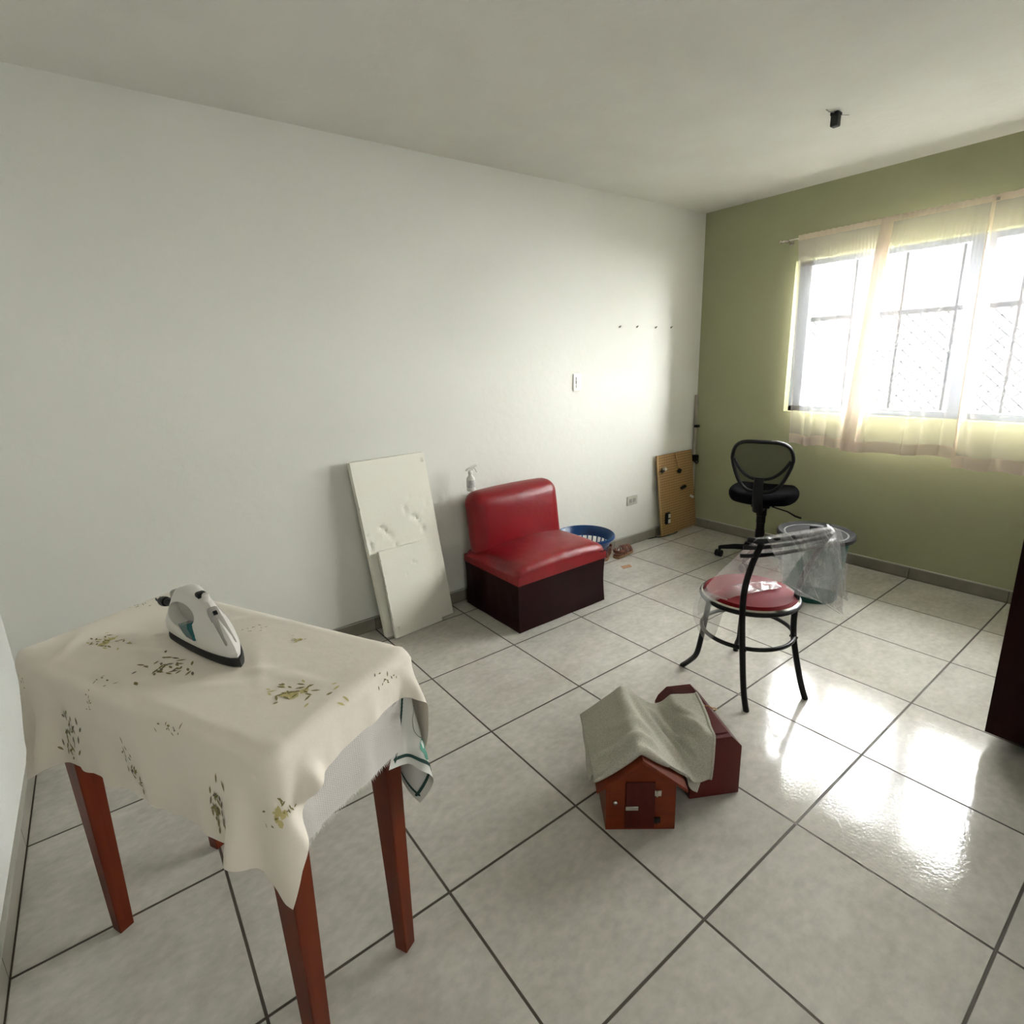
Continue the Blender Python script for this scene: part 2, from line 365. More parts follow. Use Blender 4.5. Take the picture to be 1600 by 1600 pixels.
# curtain rod
rod = empty('curtain_rod', (-.05, -.51, 2.21), 0, 'thin metal curtain rod with round end knob above the window', 'curtain rod')
def rodp(y): return (0, y+.51, .008+(-.51-y)*.0125)
MB().tube([rodp(y) for y in (-.50, -1.2, -1.9, -2.75)], .006, 10).build('rod', M_chrome, rod)
MB().lathe([(.001, -.012), (.010, -.008), (.013, 0), (.010, .008), (.001, .012)], rodp(-.49), 16).build('end_knob', M_chrome, rod)
for y in (-.535, -1.66):
    p = rodp(y)
    b_ = MB().tube([p, (p[0]+.03, p[1], p[2]-.01), (.064, p[1], p[2]-.012)], .005, 8)
    b_.lathe([(.016, 0), (.016, .004), (.006, .008)], (.056, p[1], p[2]-.012), 16, M=Matrix.Rotation(math.radians(90), 4, 'Y'))
    b_.lathe([(.002, -.014), (.013, -.010), (.013, .004), (.004, .010)], (p[0]-.002, p[1], p[2]-.002), 12)
    b_.build('bracket', M_chrome, rod)

def curtain(name, label, yt0, yt1, yb0, yb1, zb0, zb1, x0, ph, folds, amp, edge_l=0, edge_r=0, xt=-.0595):
    """s 0..1 across (left to right seen from the room), t 0..1 top to bottom"""
    nx, ny = 150, 46
    seeds = rng.random(6)*6.28
    def P(s, t):
        zt = 2.236+(-.51-(yt0+(yt1-yt0)*s))*.0125
        yt = yt0+(yt1-yt0)*s; yb = yb0+(yb1-yb0)*s
        k = t**1.2; y = yt*(1-k)+yb*k
        zb = zb0+(zb1-zb0)*s+.006*math.sin(s*folds*2*math.pi+ph)
        z = zt*(1-t)+zb*t
        a = amp*(.35+.65*t)
        f0 = math.sin(s*folds*2*math.pi+ph+.9*math.sin(s*9+seeds[0])); f = (1-2*abs(f0)**.55*1.0)*.6+math.sin(s*folds*5.1+seeds[1]+t*1.2)*.4
        x = x0-.012*t*1.5+a*f
        ru = math.exp(-((t-.02)/.035)**2)
        x += .003*math.sin(s*170+seeds[2])*math.exp(-t*7); z += .0015*math.sin(s*95+seeds[3])*math.exp(-t*40)
        y += .006*math.cos(s*folds*2*math.pi+ph)*t
        kx = min(1, max(0, (t-.025)/.10)); x = xt*(1-kx)+x*kx
        if t < .03: x += .0012*math.sin(s*140+seeds[2])
        return (x, y, z)
    root = empty(name, (0, 0, 0), 0, label, 'curtain', 'sheer curtain panels on the window rod')
    ts = list(np.linspace(0, .955, ny)); ss = list(np.linspace(0, 1, nx))
    mb = MB().grid([[P(s, t) for s in ss] for t in ts]); sc_ = mb.build('sheer_cloth', M_curtain, root, smooth=180)
    th = list(np.linspace(.951, 1, 5))
    mb = MB().grid([[Vector(P(s, t))+Vector((-.0015, 0, 0)) for s in ss] for t in th]); tag(mb.build('bottom_hem', M_hem, sc_, smooth=180), 'pinkish folded hem')
    mb = MB().grid([[Vector(P(s, t))+Vector((-.0018, 0, 0)) for s in ss] for t in np.linspace(0, .024, 4)]); mb.build('rod_pocket', M_edge, sc_, smooth=180)
    if edge_l or edge_r:
        mb = MB()
        for fl, rg in ((edge_l, (0, edge_l)), (edge_r, (1-edge_r, 1))):
            if fl: mb.grid([[Vector(P(s, t))+Vector((-.002, 0, 0)) for s in np.linspace(*rg, 12)] for t in ts])
        mb.build('side_hem', M_edge, sc_, smooth=180)
curtain('curtain', 'leftmost sheer cream curtain panel, its right edge behind the tan fold', -.615, -1.17, -.675, -1.13, .822, .822, -.036, .4, 2.6, .016, 0, .07)
curtain('curtain', 'middle sheer cream curtain panel, from the tan fold to the rod bracket', -1.115, -1.645, -1.035, -1.66, .812, .838, -.082, 2.2, 2.3, .018, .13, .012, -.0625)
curtain('curtain', 'rightmost sheer cream curtain panel, hanging lower, cut by the photo edge', -1.642, -2.68, -1.656, -2.70, .772, .79, -.056, 1.0, 5, .016, .012, 0)
# the gathered tan pleat where the left and middle panels meet belongs to the middle panel's side hem

# ------------------------------------------------------------------ cloth solver (position based, grid)
def drape(P, rest, collide, steps=160, iters=10, grav=9.8, dt=1/60, damp=.985, shear=.5, bend=.25, fric=True, pins=None):
    P = np.array(P, float); V = np.zeros_like(P); ny, nx = P.shape[:2]
    Dx = np.linalg.norm(rest[:, 1:]-rest[:, :-1], axis=-1); Dy = np.linalg.norm(rest[1:]-rest[:-1], axis=-1)
    def con(sa, sb, k, comp=1.0):
        a = P[sa]; b = P[sb]; ra = rest[sa]; rb = rest[sb]
        d = b-a; L = np.sqrt((d*d).sum(-1))+1e-9; L0 = np.linalg.norm(rb-ra, axis=-1)
        c = (L-L0)
        c = np.where(c < 0, c*comp, c)
        d = d*(k*.5*c/L)[..., None]
        P[sa] = a+d; P[sb] = b-d
    S = slice
    groups = []
    for o in (0, 1):
        e = (nx-o)//2*2+o; groups.append(((S(None), S(o, e, 2)), (S(None), S(o+1, e+1 if e+1 <= nx else None, 2)), 1., 1.))
        e = (ny-o)//2*2+o; groups.append(((S(o, e, 2),), (S(o+1, e+1 if e+1 <= ny else None, 2),), 1., 1.))
    for o in (0, 1):
        e = (nx-o)//2*2+o
        groups.append(((S(0, ny-1), S(o, e, 2)), (S(1, ny), S(o+1, e+1 if e+1 <= nx else None, 2)), shear, .3))
        groups.append(((S(1, ny), S(o, e, 2)), (S(0, ny-1), S(o+1, e+1 if e+1 <= nx else None, 2)), shear, .3))
    def bendc(k):
        for ax in (0, 1):
            if ax: a = P[:, :-2]; b = P[:, 2:]; mi = P[:, 1:-1]
            else: a = P[:-2]; b = P[2:]; mi = P[1:-1]
            d = (a+b)*.5-mi; d = d*k*.5
            if ax: P[:, 1:-1] += d; P[:, :-2] -= d*.5; P[:, 2:] -= d*.5
            else: P[1:-1] += d; P[:-2] -= d*.5; P[2:] -= d*.5
    for st in range(steps):
        old = P.copy(); V[..., 2] -= grav*dt; P += V*dt
        for it in range(iters):
            for sa, sb, k, cp in groups: con(sa, sb, k, cp)
            bendc(bend)
            hit = collide(P)
            if fric and hit is not None:
                P[hit, 0:2] = old[hit, 0:2]*.8+P[hit, 0:2]*.2
            if pins: pins(P, st)
        V = (P-old)/dt*damp
        V = np.clip(V, -2.5, 2.5)
    return P
def box_sdf_push(P, c, h, r, th, margin_flag):
    """push points out of a rounded box; returns mask of points on its top"""
    c = np.array(c); h = np.array(h)-r
    q = P-c; cl = np.clip(q, -h, h); d = q-cl; L = np.sqrt((d*d).sum(-1)); R_ = r+th
    out = (L > 1e-9) & (L < R_)
    n = d/np.maximum(L, 1e-9)[..., None]
    P[out] = (cl+n*R_)[out]+c
    ins = L <= 1e-9
    if ins.any():
        qi = q[ins]; hh = h; dd = np.minimum(hh-np.abs(qi), 1e9); ax = dd.argmin(-1)
        idx = np.arange(len(qi)); qi2 = qi.copy(); sg = np.where(qi[idx, ax] >= 0, 1, -1); qi2[idx, ax] = sg*(hh[ax]+R_)
        P[ins] = qi2+c
    return out & (n[..., 2] > .8)
def surf(P):
    """Catmull-Rom evaluator over the control grid; (s,t) in grid units"""
    ny, nx = P.shape[:2]
    def W(f): return np.stack([-.5*f+f*f-.5*f**3, 1-2.5*f*f+1.5*f**3, .5*f+2*f*f-1.5*f**3, -.5*f*f+.5*f**3], -1)
    def ev(s, t):
        s = np.asarray(s, float); t = np.asarray(t, float)
        i = np.clip(np.floor(s).astype(int), 0, nx-2); j = np.clip(np.floor(t).astype(int), 0, ny-2)
        wi = W(s-i); wj = W(t-j); o = 0
        for a in range(4):
            for b in range(4):
                ii = np.clip(i+a-1, 0, nx-1); jj = np.clip(j+b-1, 0, ny-1)
                o = o+P[jj, ii]*(wi[..., a]*wj[..., b])[..., None]
        return o
    ev.shape = (ny, nx)
    return ev
def surf_mb(P, k=2):
    ny, nx = P.shape[:2]; ev = surf(P)
    S_, T_ = np.meshgrid(np.linspace(0, nx-1, (nx-1)*k+1), np.linspace(0, ny-1, (ny-1)*k+1))
    Q = ev(S_, T_); return MB().grid([[tuple(p) for p in row] for row in Q]), ev
def normal(ev, s, t, e=.35):
    a = ev(s+e, t)-ev(s-e, t); b = ev(s, t+e)-ev(s, t-e); n = np.cross(a, b); return n/(np.linalg.norm(n, axis=-1)[..., None]+1e-9)

# ------------------------------------------------------------------ table
TC = (-3.963, -1.285); TA = math.atan2(-.894, .447)
tab = empty('side_table', (*TC, 0), TA, 'tall narrow red-brown wooden table under a floral cloth, nearest the camera', 'table')
TOPZ = .848
MB().box((0, 0, TOPZ-.012), (.845, .370, .024)).build('tabletop', M_wood, tab, bevel=.003)
mb = MB()
for sy in (-1, 1): mb.box((0, sy*.145, TOPZ-.024-.04), (.72, .02, .08))
for sx in (-1, 1): mb.box((sx*.375, 0, TOPZ-.024-.04), (.02, .25, .08))
mb.build('apron', M_wood, tab)
for sx in (-1, 1):
    for sy in (-1, 1):
        mb = MB(); t_, b_ = .060, .036; zt = TOPZ-.024
        vs = []
        for z, w_ in ((0, b_), (zt, t_)):
            xo, yo = (.39 if z == 0 else .398), (.163 if z == 0 else .172)
            for (a, b) in ((0, 0), (1, 0), (1, 1), (0, 1)): vs.append((sx*(xo-a*w_), sy*(yo-b*w_), z))
        mb.add(vs, [(0, 1, 2, 3), (4, 5, 6, 7), (0, 1, 5, 4), (1, 2, 6, 5), (2, 3, 7, 6), (3, 0, 4, 7)])
        mb.build('leg', M_wood, tab, bevel=.0025, smooth=0)

def table_cloth(name, label, cat, u0, u1, v0, v1, d, th, mat_, rot=0., steps=150, off=(0, 0), leaf=None, kmesh=2, ext=0, solid=.0012, side=(0, 0, 0, 0), seed=1, jit=.004, slack=None):
    nx = int(round((u1-u0)/d))+1; ny = int(round((v1-v0)/d))+1
    U, V_ = np.meshgrid(np.linspace(u0, u1, nx), np.linspace(v0, v1, ny))
    c, s = math.cos(rot), math.sin(rot)
    X = U*c-V_*s+off[0]; Y = U*s+V_*c+off[1]
    rest = np.stack([U, V_, 0*U], -1)
    r2 = np.random.default_rng(seed)
    P = np.stack([X, Y, 0*X+TOPZ+th+.002], -1)
    nz = r2.standard_normal((ny, nx)); 
    for _ in range(6): nz = (nz+np.roll(nz, 1, 0)+np.roll(nz, -1, 0)+np.roll(nz, 1, 1)+np.roll(nz, -1, 1))/5
    P[..., 2] += np.abs(nz)*jit*4
    ly = [math.cos(TA), math.sin(TA)]
    def col(Pp):
        hit = box_sdf_push(Pp, (0, 0, TOPZ/2), (.430, .192, TOPZ/2), .014, th, None)
        return hit
    P0 = P.copy(); on = (np.abs(X) < .395) & (np.abs(Y) < .155)
    def pin(Pp, st): Pp[on, :2] = P0[on, :2]
    P = drape(P, rest, col, steps=steps, iters=9, bend=.22, pins=pin)
    if ext:
        au = np.maximum(np.abs(X)-.43, 0)*np.sign(X); av = np.maximum(np.abs(Y)-.192, 0)*np.sign(Y)
        dep = np.hypot(au, av); k = np.clip(dep/.16, 0, 1)
        fo = np.maximum(0, np.sin(U*31+.8*np.sin(U*11+seed)+V_*2))**1.5*.6+np.maximum(0, np.sin(U*57+1.3+seed))*.3
        fs_ = np.maximum(0, np.sin(V_*44+.6*np.sin(V_*17+seed)))**1.3*.6
        oy = np.sign(av)*k*ext*fo*(np.abs(av) > np.abs(au)); ox = np.sign(au)*k*ext*fs_*(np.abs(au) >= np.abs(av))
        P[..., 0] += ox; P[..., 1] += oy
        top = (np.abs(X) < .42) & (np.abs(Y) < .18)
        wr = np.zeros_like(X)
        for i in range(14):
            a_ = r2.random()*3.14; f_ = 8+r2.random()*22; ph = r2.random()*6.28; cx_, cy_ = r2.uniform(-.35, .4), r2.uniform(-.15, .15)
            q_ = (X-cx_)*math.cos(a_)+(Y-cy_)*math.sin(a_); p_ = -(X-cx_)*math.sin(a_)+(Y-cy_)*math.cos(a_)
            wr += np.exp(-(q_/.012)**2)*np.exp(-(p_/.09)**2)
        P[..., 2] += np.where(top, wr*ext*.16, 0)
    mb, ev = surf_mb(P, kmesh)
    def to_st(u, v): return (u-u0)/d*1.0*((nx-1)*d/(u1-u0)), (v-v0)/d*((ny-1)*d/(v1-v0))
    if leaf: leaf(mb, ev, to_st)
    return mb, ev, to_st, P

def leaf_patch(mb, ev, to_st, u, v, L, W_, ang, m_, lift=.0012):
    s0, t0 = to_st(u, v); ny_, nx_ = ev.shape
    if not (1 < s0 < nx_-2 and 1 < t0 < ny_-2): return
    ca, sa = math.cos(ang), math.sin(ang)
    pts = [(-.5, 0), (-.25, .42), (.1, .5), (.5, 0), (.1, -.5), (-.25, -.42)]
    st = [to_st(u+(a*L)*ca-(b*W_)*sa, v+(a*L)*sa+(b*W_)*ca) for a, b in pts]
    S_ = np.array([a for a, b in st]); T_ = np.array([b for a, b in st])
    P = ev(S_, T_); n = normal(ev, S_, T_); 
    mb.cur = m_
    mb.add(P+n*lift, [tuple(range(6))]); mb.add(P-n*lift, [tuple(range(6))]); mb.cur = 0
def sprig(mb, ev, to_st, u, v, size, ang, kind, r2, n=16):
    for i in range(int(n*1.4)):
        a = r2.normal()*.34*size; b = r2.normal()*.17*size
        ca, sa = math.cos(ang), math.sin(ang)
        uu, vv = u+a*ca-b*sa, v+a*sa+b*ca
        m_ = 1 if r2.random() < .62 else (2 if kind else 3)
        leaf_patch(mb, ev, to_st, uu, vv, size*(.10+.10*r2.random()), size*.045, ang+r2.normal()*.7, m_)
    if kind:
        for i in range(5):
            leaf_patch(mb, ev, to_st, u+r2.normal()*.10*size, v+r2.normal()*.08*size, size*.22, size*.15, r2.random()*3, 2, .0009)
def leaves(mb, ev, to_st):
    r2 = np.random.default_rng(5)
    L_ = [(-.262, -.069, .095, .1, 1, 22), (.328, -.051, .11, .3, 1, 26), (.171, .11, .05, .2, 1, 10), (-.015, -.095, .12, -.1, 0, 26), (.45, .07, .06, 1.5, 0, 9),
          (-.40, .09, .05, .2, 0, 9), (.171, -.20, .055, .1, 0, 9), (-.118, -.21, .045, .2, 0, 8), (-.40, -.20, .04, .3, 0, 7), (-.24, -.315, .12, 1.1, 0, 26),
          (.01, -.32, .085, 1.9, 0, 18), (.29, -.325, .11, 1.5, 0, 24), (.455, -.235, .07, .5, 1, 14), (.02, .12, .05, .4, 0, 8), (-.1, -.17, .05, .1, 0, 6)]
    for (u, v, s, a, k, n) in L_: sprig(mb, ev, to_st, u, v, s, a, k, r2, n)

# lowest: embroidered cloth at the far right corner; then the waffle cloth; then the floral one
mbE, evE, stE, PE = table_cloth('embroidered', '', '', -.17, .25, -.03, .25, .0125, .003, M_emb, rot=math.radians(8), off=(.345, .130), steps=130, seed=3)
def emb(mb, ev, st):
    r2 = np.random.default_rng(2)
    leafs = [(.20, .075, .035, .028, .4, 1), (.215, .092, .03, .02, 1.2, 1)]
    for l in leafs: leaf_patch(mb, ev, st, *l)
    for i in range(40):
        a = i/39*6.28; leaf_patch(mb, ev, st, .155+.03*math.cos(a), .06+.03*math.sin(a), .008, .002, a+1.57, 3)
        leaf_patch(mb, ev, st, .10+.012*math.sin(i*.3), -.01+.15*i/39, .008, .002, .2, 3)
    for i in range(60):
        q = -.16+.42*i/59; q2 = -.02+.34*i/59
        if q*.9 > .24: continue
        for (u, v, a) in ((.230, q2*.75, 1.57), (q*.9, .230, 0), (q*.9, -.012, 0)): leaf_patch(mb, ev, st, u, v, .012, .008, a, 2)
emb(mbE, evE, stE)
o = mbE.build('embroidered_cloth', [M_emb, M_teal, M_dgreen, M_line], None, smooth=180, loc=(*TC, 0)); o.rotation_euler = (0, 0, TA)
tag(o, 'pale embroidered cloth with teal flower and dark green edge hanging at the table corner', 'cloth')
mbW, evW, stW, PW = table_cloth('waffle', '', '', -.40, .605, -.165, .165, .0145, .0062, M_waffle, rot=math.radians(-3.5), steps=130, seed=4, ext=.008)
mbW.cur = 0
r2 = np.random.default_rng(8)
for i in range(150):   # frayed fringe along the right-hand end
    v = -.165+.33*i/149; s, t = stW(.605, v); p = evW(np.array(s), np.array(t)); L_ = .006+.010*r2.random()
    mbW.add([p, p+np.array([.0, .0016, 0]), p+np.array([.001, .001+r2.normal()*.002, -L_])], [(0, 1, 2)])
o = mbW.build('waffle_cloth', M_waffle, None, smooth=180, loc=(*TC, 0)); o.rotation_euler = (0, 0, TA)
tag(o, 'off-white waffle-weave cloth with frayed edge, showing below the floral cloth', 'cloth')
mbT, evT, stT, PT = table_cloth('floral', '', '', -.545, .515, -.385, .36, .0145, .010, M_cloth, rot=math.radians(1.5), steps=170, leaf=leaves, seed=6, ext=.016)
o = mbT.build('floral_tablecloth', [M_cloth, M_leaf1, M_leaf2, M_leaf3], None, smooth=180, loc=(*TC, 0)); o.rotation_euler = (0, 0, TA)
tag(o, 'white tablecloth printed with small olive and yellow flower sprigs, topmost on the table', 'tablecloth')

# ------------------------------------------------------------------ iron
IZ = TOPZ+.013
def tl(u, v):   # table-local to world
    c, s = math.cos(TA), math.sin(TA); return TC[0]+u*c-v*s, TC[1]+u*s+v*c
ix, iy = tl(-.003, .016)
iron = empty('steam_iron', (ix, iy, IZ), TA-math.radians(16), 'white and teal steam iron standing on the floral tablecloth', 'iron')
def outline(x0, x1, w_, n=22, tip=1.55):
    """pointed-oval outline from heel x0 to tip x1"""
    pts = []
    for i in range(n+1):
        t = i/n; x = x0+(x1-x0)*t
        y = w_*(1-t**tip)**.62 if t > .0 else w_
        y *= min(1, (.72+.28*min(1, t/.12)))
        pts.append((x, y))
    return pts
def slices(levels, n=22):
    mb = MB(); rings = []
    for (z, x0, x1, w_) in levels:
        o_ = outline(x0, x1, w_, n); rings.append([(x, -y, z) for x, y in o_]+[(x, y, z) for x, y in o_[::-1]])
    m_ = len(rings[0]); vs = [p for r in rings for p in r]; fs = []
    for j in range(len(rings)-1):
        for i in range(m_):
            k = (i+1) % m_; fs.append((j*m_+i, j*m_+k, (j+1)*m_+k, (j+1)*m_+i))
    fs.append(tuple(range(m_))[::-1]); fs.append(tuple((len(rings)-1)*m_+i for i in range(m_)))
    return mb.add(vs, fs)
slices([(0, -.150, .160, .056), (.004, -.152, .163, .058)]).build('soleplate', M_steel, iron, smooth=40)
slices([(.004, -.145, .165, .060), (.010, -.148, .166, .061), (.020, -.146, .160, .059)]).build('heat_skirt', M_black, iron, smooth=40)
body = slices([(.020, -.150, .150, .058), (.030, -.155, .153, .060), (.043, -.158, .142, .059), (.056, -.158, .124, .054), (.070, -.156, .100, .047), (.084, -.152, .074, .040), (.097, -.146, .050, .034), (.108, -.138, .030, .028), (.116, -.125, .010, .020), (.119, -.10, -.01, .010)], 26).build('body', M_plastic, iron, smooth=60)
# hand recess cut through the side, and the small water well on top
def cutter(name, mb):
    c_ = mb.build(name, M_plasticg, iron, smooth=60); return c_
ell = MB().lathe([(.0005, -.07), (.8, -.07), (1.0, -.06), (1.0, .06), (.8, .07), (.0005, .07)], (0, 0, 0), 36)
me = bpy.data.meshes.new('cut')
def bool_cut(o_, verts_fn, profile, y0, y1):
    """subtract a prism (profile in x,z) running y0..y1"""
    bmc = MB().prism(profile, y0, y1, lambda a, b, h: (a, h, b))
    mc = bpy.data.meshes.new('c'); mc.from_pydata(bmc.v, [], bmc.f); mc.materials.append(M_plasticg)
    bb = bmesh.new(); bb.from_mesh(mc); bmesh.ops.recalc_face_normals(bb, faces=bb.faces); bb.to_mesh(mc); bb.free()
    oc = bpy.data.objects.new('c', mc); COL.objects.link(oc); oc.parent = iron
    md = o_.modifiers.new('b', 'BOOLEAN'); md.operation = 'DIFFERENCE'; md.object = oc; md.solver = 'EXACT'
    bpy.context.view_layer.update()
    dg = bpy.context.evaluated_depsgraph_get(); ne = bpy.data.meshes.new_from_object(o_.evaluated_get(dg))
    o_.modifiers.clear(); o_.data = ne; bpy.data.objects.remove(oc)
    ne.shade_smooth(); ne.set_sharp_from_angle(angle=math.radians(40))
hole = []
for i in range(28):
    a = 2*math.pi*i/28; x = -.062+.064*math.cos(a); z = .072+.024*math.sin(a)
    hole.append((x, z+.10*(-.060-x)*.25))
bool_cut(body, None, hole, -.09, .09)
MB().prism(hole, -.024, .024, lambda a, b, h: (a, h, b)).build('grip_well', M_plasticg, iron, smooth=60)
# teal tank filling the lower part of the opening
mb = MB().prism([(-.060, .052), (-.030, .060), (-.004, .068), (.004, .060), (.022, .046), (.030, .036), (.006, .042), (-.02, .044)], -.0545, .030, lambda a, b, h: (a, h*(1-max(0, a)*5.5)*(1-(b-.036)*6.5), b))
mb.build('water_tank', M_tank, iron, bevel=.002)
mb = MB().rbox((-.012, 0, .0), (.022, .012, .006), .005, 6)
mb2 = MB().rbox((-.02, 0, .120), (.013, .011, .007), .006, 6); mb2.build('spray_button', M_black, iron)
MB().lathe([(.008, 0), (.008, .022), (.0065, .026), (.001, .027)], (.004, 0, .106), 18, M=Matrix.Rotation(math.radians(18), 4, 'Y')).build('steam_button', M_plastic, iron)
MB().rbox((.052, 0, .090), (.015, .012, .008), .006, 6, lambda q: (q.x, q.y, q.z-q.x*.8)).build('filler_cap', M_plasticg, iron)
MB().box((.056, 0, .097), (.009, .008, .006), Matrix.Rotation(math.radians(38), 4, 'Y')).build('spray_nozzle', M_black, iron)
mb = MB().rbox((.094, 0, .066), (.034, .012, .004), .0035, 7, lambda q: (q.x, q.y, q.z-q.x*.66)); mb.build('water_gauge', M_plasticg, iron)
mb = MB().tube([(-.155, 0, .095), (-.168, -.004, .088), (-.175, -.012, .07), (-.172, -.018, .04), (-.175, -.02, .012), (-.205, -.03, .006), (-.215, .03, .006), (-.19, .055, .03), (-.180, .045, .055)], .0042, 8)
pc_ = mb.build('power_cord', M_black, iron)
mb = MB().tube([(-.160, -.016, .066), (-.186, -.026, .064), (-.198, -.030, .062)], [.009, .011, .008], 10).tube([(-.198, -.030, .062), (-.213, -.032, .060), (-.230, -.034, .058)], [.012, .013, .009], 10)
for s in (-.005, .005): mb.box((-.240, -.035+s, .058), (.022, .002, .006), None)
mb.build('plug', M_black, pc_)
MB().rbox((-.152, 0, .068), (.010, .030, .036), .009, 6).build('heel_rest', M_plasticg, iron)

# ------------------------------------------------------------------ styrofoam boards
def foam(name, label, bl, br, h, lean, thick, z0=0, chips=(), rot=0):
    """board whose front bottom edge runs bl->br (x at y), leaning back by lean (m at top)"""
    xb, yb = bl; w_ = br[0]-bl[0]; root = empty(name, (xb, yb, z0), math.atan2(br[1]-bl[1], br[0]-bl[0]), label, 'foam board')
    hl = h; ang = math.asin(lean/h)
    mb = MB(); n = 40; m_ = 72
    r2 = np.random.default_rng(len(label))
    def disp(x, z):
        d = 0
        for (cx, cz, r, dep) in chips:
            q = ((x-cx)**2+(z-cz)**2)/(r*r)
            if q < 1: d = max(d, 1.3*dep*(1-q)**.3)
        return d
    c, s = math.cos(ang), math.sin(ang)
    def T_(x, y, z):   # y depth into wall
        x2 = x-z*rot
        return (x2, y*c+z*s, z*c-y*s+thick*s)
    A = [[T_(w_*i/n, disp(w_*i/n, hl*j/m_), hl*j/m_) for i in range(n+1)] for j in range(m_+1)]
    jag = [0.0 if r2.random() > .25 else .004*r2.random() for _ in range(m_+1)]
    for j in range(m_+1):
        x = jag[j]; A[j][0] = T_(x, 0, hl*j/m_)
    mb.grid(A)
    B = [[T_(w_*i, thick, hl*j) for i in (0, 1)] for j in (0, 1)]
    mb.grid([[A[j][0], T_(jag[j]*.5, thick, hl*j/m_)] for j in range(m_+1)]); mb.grid([[A[j][n], T_(w_, thick, hl*j/m_)] for j in range(m_+1)])
    mb.grid([[A[0][i], T_(w_*i/n, thick, 0)] for i in range(n+1)]); mb.grid([[A[m_][i], T_(w_*i/n, thick, hl)] for i in range(n+1)])
    mb.grid(B)
    mb.build('foam_panel', M_foam, root, weld=True, smooth=30)
    return root
ch = [(.10, .62, .014, .008), (.12, .60, .012, .009), (.135, .575, .014, .008), (.15, .56, .010, .008), (.115, .565, .008, .005), (.165, .50, .014, .008), (.26, .70, .012, .006), (.265, .68, .010, .006), (.30, .645, .015, .008), (.32, .63, .012, .008), (.335, .61, .010, .007), (.35, .56, .011, .008),
      (.02, .54, .016, .008), (.012, .60, .008, .006), (.02, .51, .012, .006), (.04, .57, .006, .004), (.40, .72, .006, .004), (.40, .69, .006, .004), (.38, .66, .005, .003), (.425, .955, .006, .01), (.42, .78, .006, .003), (.30, .76, .005, .003), (.36, .745, .012, .0015)]
foam('styrofoam_board', 'tall white styrofoam board leaning on the white wall, chipped and scratched', (-2.995, .018), (-2.550, .042), .995, .088, .035, chips=ch, rot=.075)
foam('styrofoam_board', 'smaller clean styrofoam board leaning against the tall one', (-2.958, -.022), (-2.650, .000), .505, .052, .022, chips=[(.19, .40, .010, .003), (.205, .39, .006, .003), (.14, .34, .005, .004), (.02, .05, .010, .006), (.02, .035, .006, .006)], rot=.06)

# ------------------------------------------------------------------ red chair
sx0, sx1, sy0, sy1 = -2.405, -1.728, .115, -.428
scx = (sx0+sx1)/2; sw = (sx1-sx0)/2
sofa = empty('lounge_chair', (scx, (sy0+sy1)/2, 0), 0, 'armless red leatherette chair with dark maroon skirt against the white wall', 'chair')
hw, hd = sw, (sy0-sy1)/2
prof = []
mb = MB(); NP = 26
def ringp(z, k):
    pts = []
    for (a, b) in ((-1, -1), (1, -1), (1, 1), (-1, 1)):
        pass
    per = []
    def seg(p, q, n):
        for i in range(n): per.append((p[0]+(q[0]-p[0])*i/n, p[1]+(q[1]-p[1])*i/n))
    seg((-hw, -hd), (hw, -hd), NP); seg((hw, -hd), (hw, hd), NP); seg((hw, hd), (-hw, hd), NP); seg((-hw, hd), (-hw, -hd), NP)
    out = []
    for i, (x, y) in enumerate(per):
        wv = .004*math.sin(i*1.3+z*14)*math.sin(z/.29*3.14)+.003*math.sin(i*.6+2)
        sc = 1-.014*math.sin(z/.285*math.pi)+wv
        out.append((x*sc, y*sc, z))
    return out
rings = [ringp(z, 0) for z in (.004, .03, .08, .14, .20, .25, .285)]
n_ = len(rings[0]); vs = [p for r in rings for p in r]; fs = [(j*n_+i, j*n_+(i+1) % n_, (j+1)*n_+(i+1) % n_, (j+1)*n_+i) for j in range(6) for i in range(n_)]
fs += [tuple(range(n_))[::-1], tuple(6*n_+i for i in range(n_))]
mb.add(vs, fs); mb.build('skirt', M_maroon, sofa, smooth=50)
def seatdef(q):
    x, y, z = q; t = (z+.055)/.11
    if z < 0 and abs(x) > hw-.046: x = math.copysign(hw+.003, x)
    if z < 0 and abs(y) > hd-.044: y = math.copysign(hd+.002, y)
    bul = max(0, 1-(x/hw)**2)**.6*max(0, 1-((y+.03)/(hd*1.0))**2)**.5
    if z > 0: z += .046*bul-.010*(1-bul)
    wr = .0035*math.sin(x*95+y*20)*max(0, (-y-.12)/.1)**1 if y < -.12 else 0
    return (x, y, z+(wr if z > 0 else 0))
MB().rbox((0, -.005, .330), (hw+.004, hd+.003, .046), .045, 22, seatdef).build('seat_cushion', M_red, sofa, weld=True, smooth=80)
def backdef(q):
    x, y, z = q; t = (z+.22)/.44
    y2 = y+.035*(t-.3)
    if y < 0: y2 -= .020*max(0, 1-(x/hw)**2)*max(0, 1-((z)/.22)**2)
    z2 = z+.010*math.sin((x+hw)/(2*hw)*3.14) if z > 0 else z
    x2 = x*(1.0-.012*t)-.018*max(0, t-.2)
    return (x2, y2, z2)
MB().rbox((0, hd-.092, .520), (hw-.004, .085, .205), .078, 22, backdef).build('backrest', M_red, sofa, weld=True, smooth=80)
mb = MB(); zz = .288
mb.tube([(-hw-.002, -hd-.003, zz), (hw+.002, -hd-.003, zz), (hw+.002, hd-.02, zz), (-hw-.002, hd-.02, zz)], .0045, 8, closed=True); mb.build('piping', M_red, sofa)

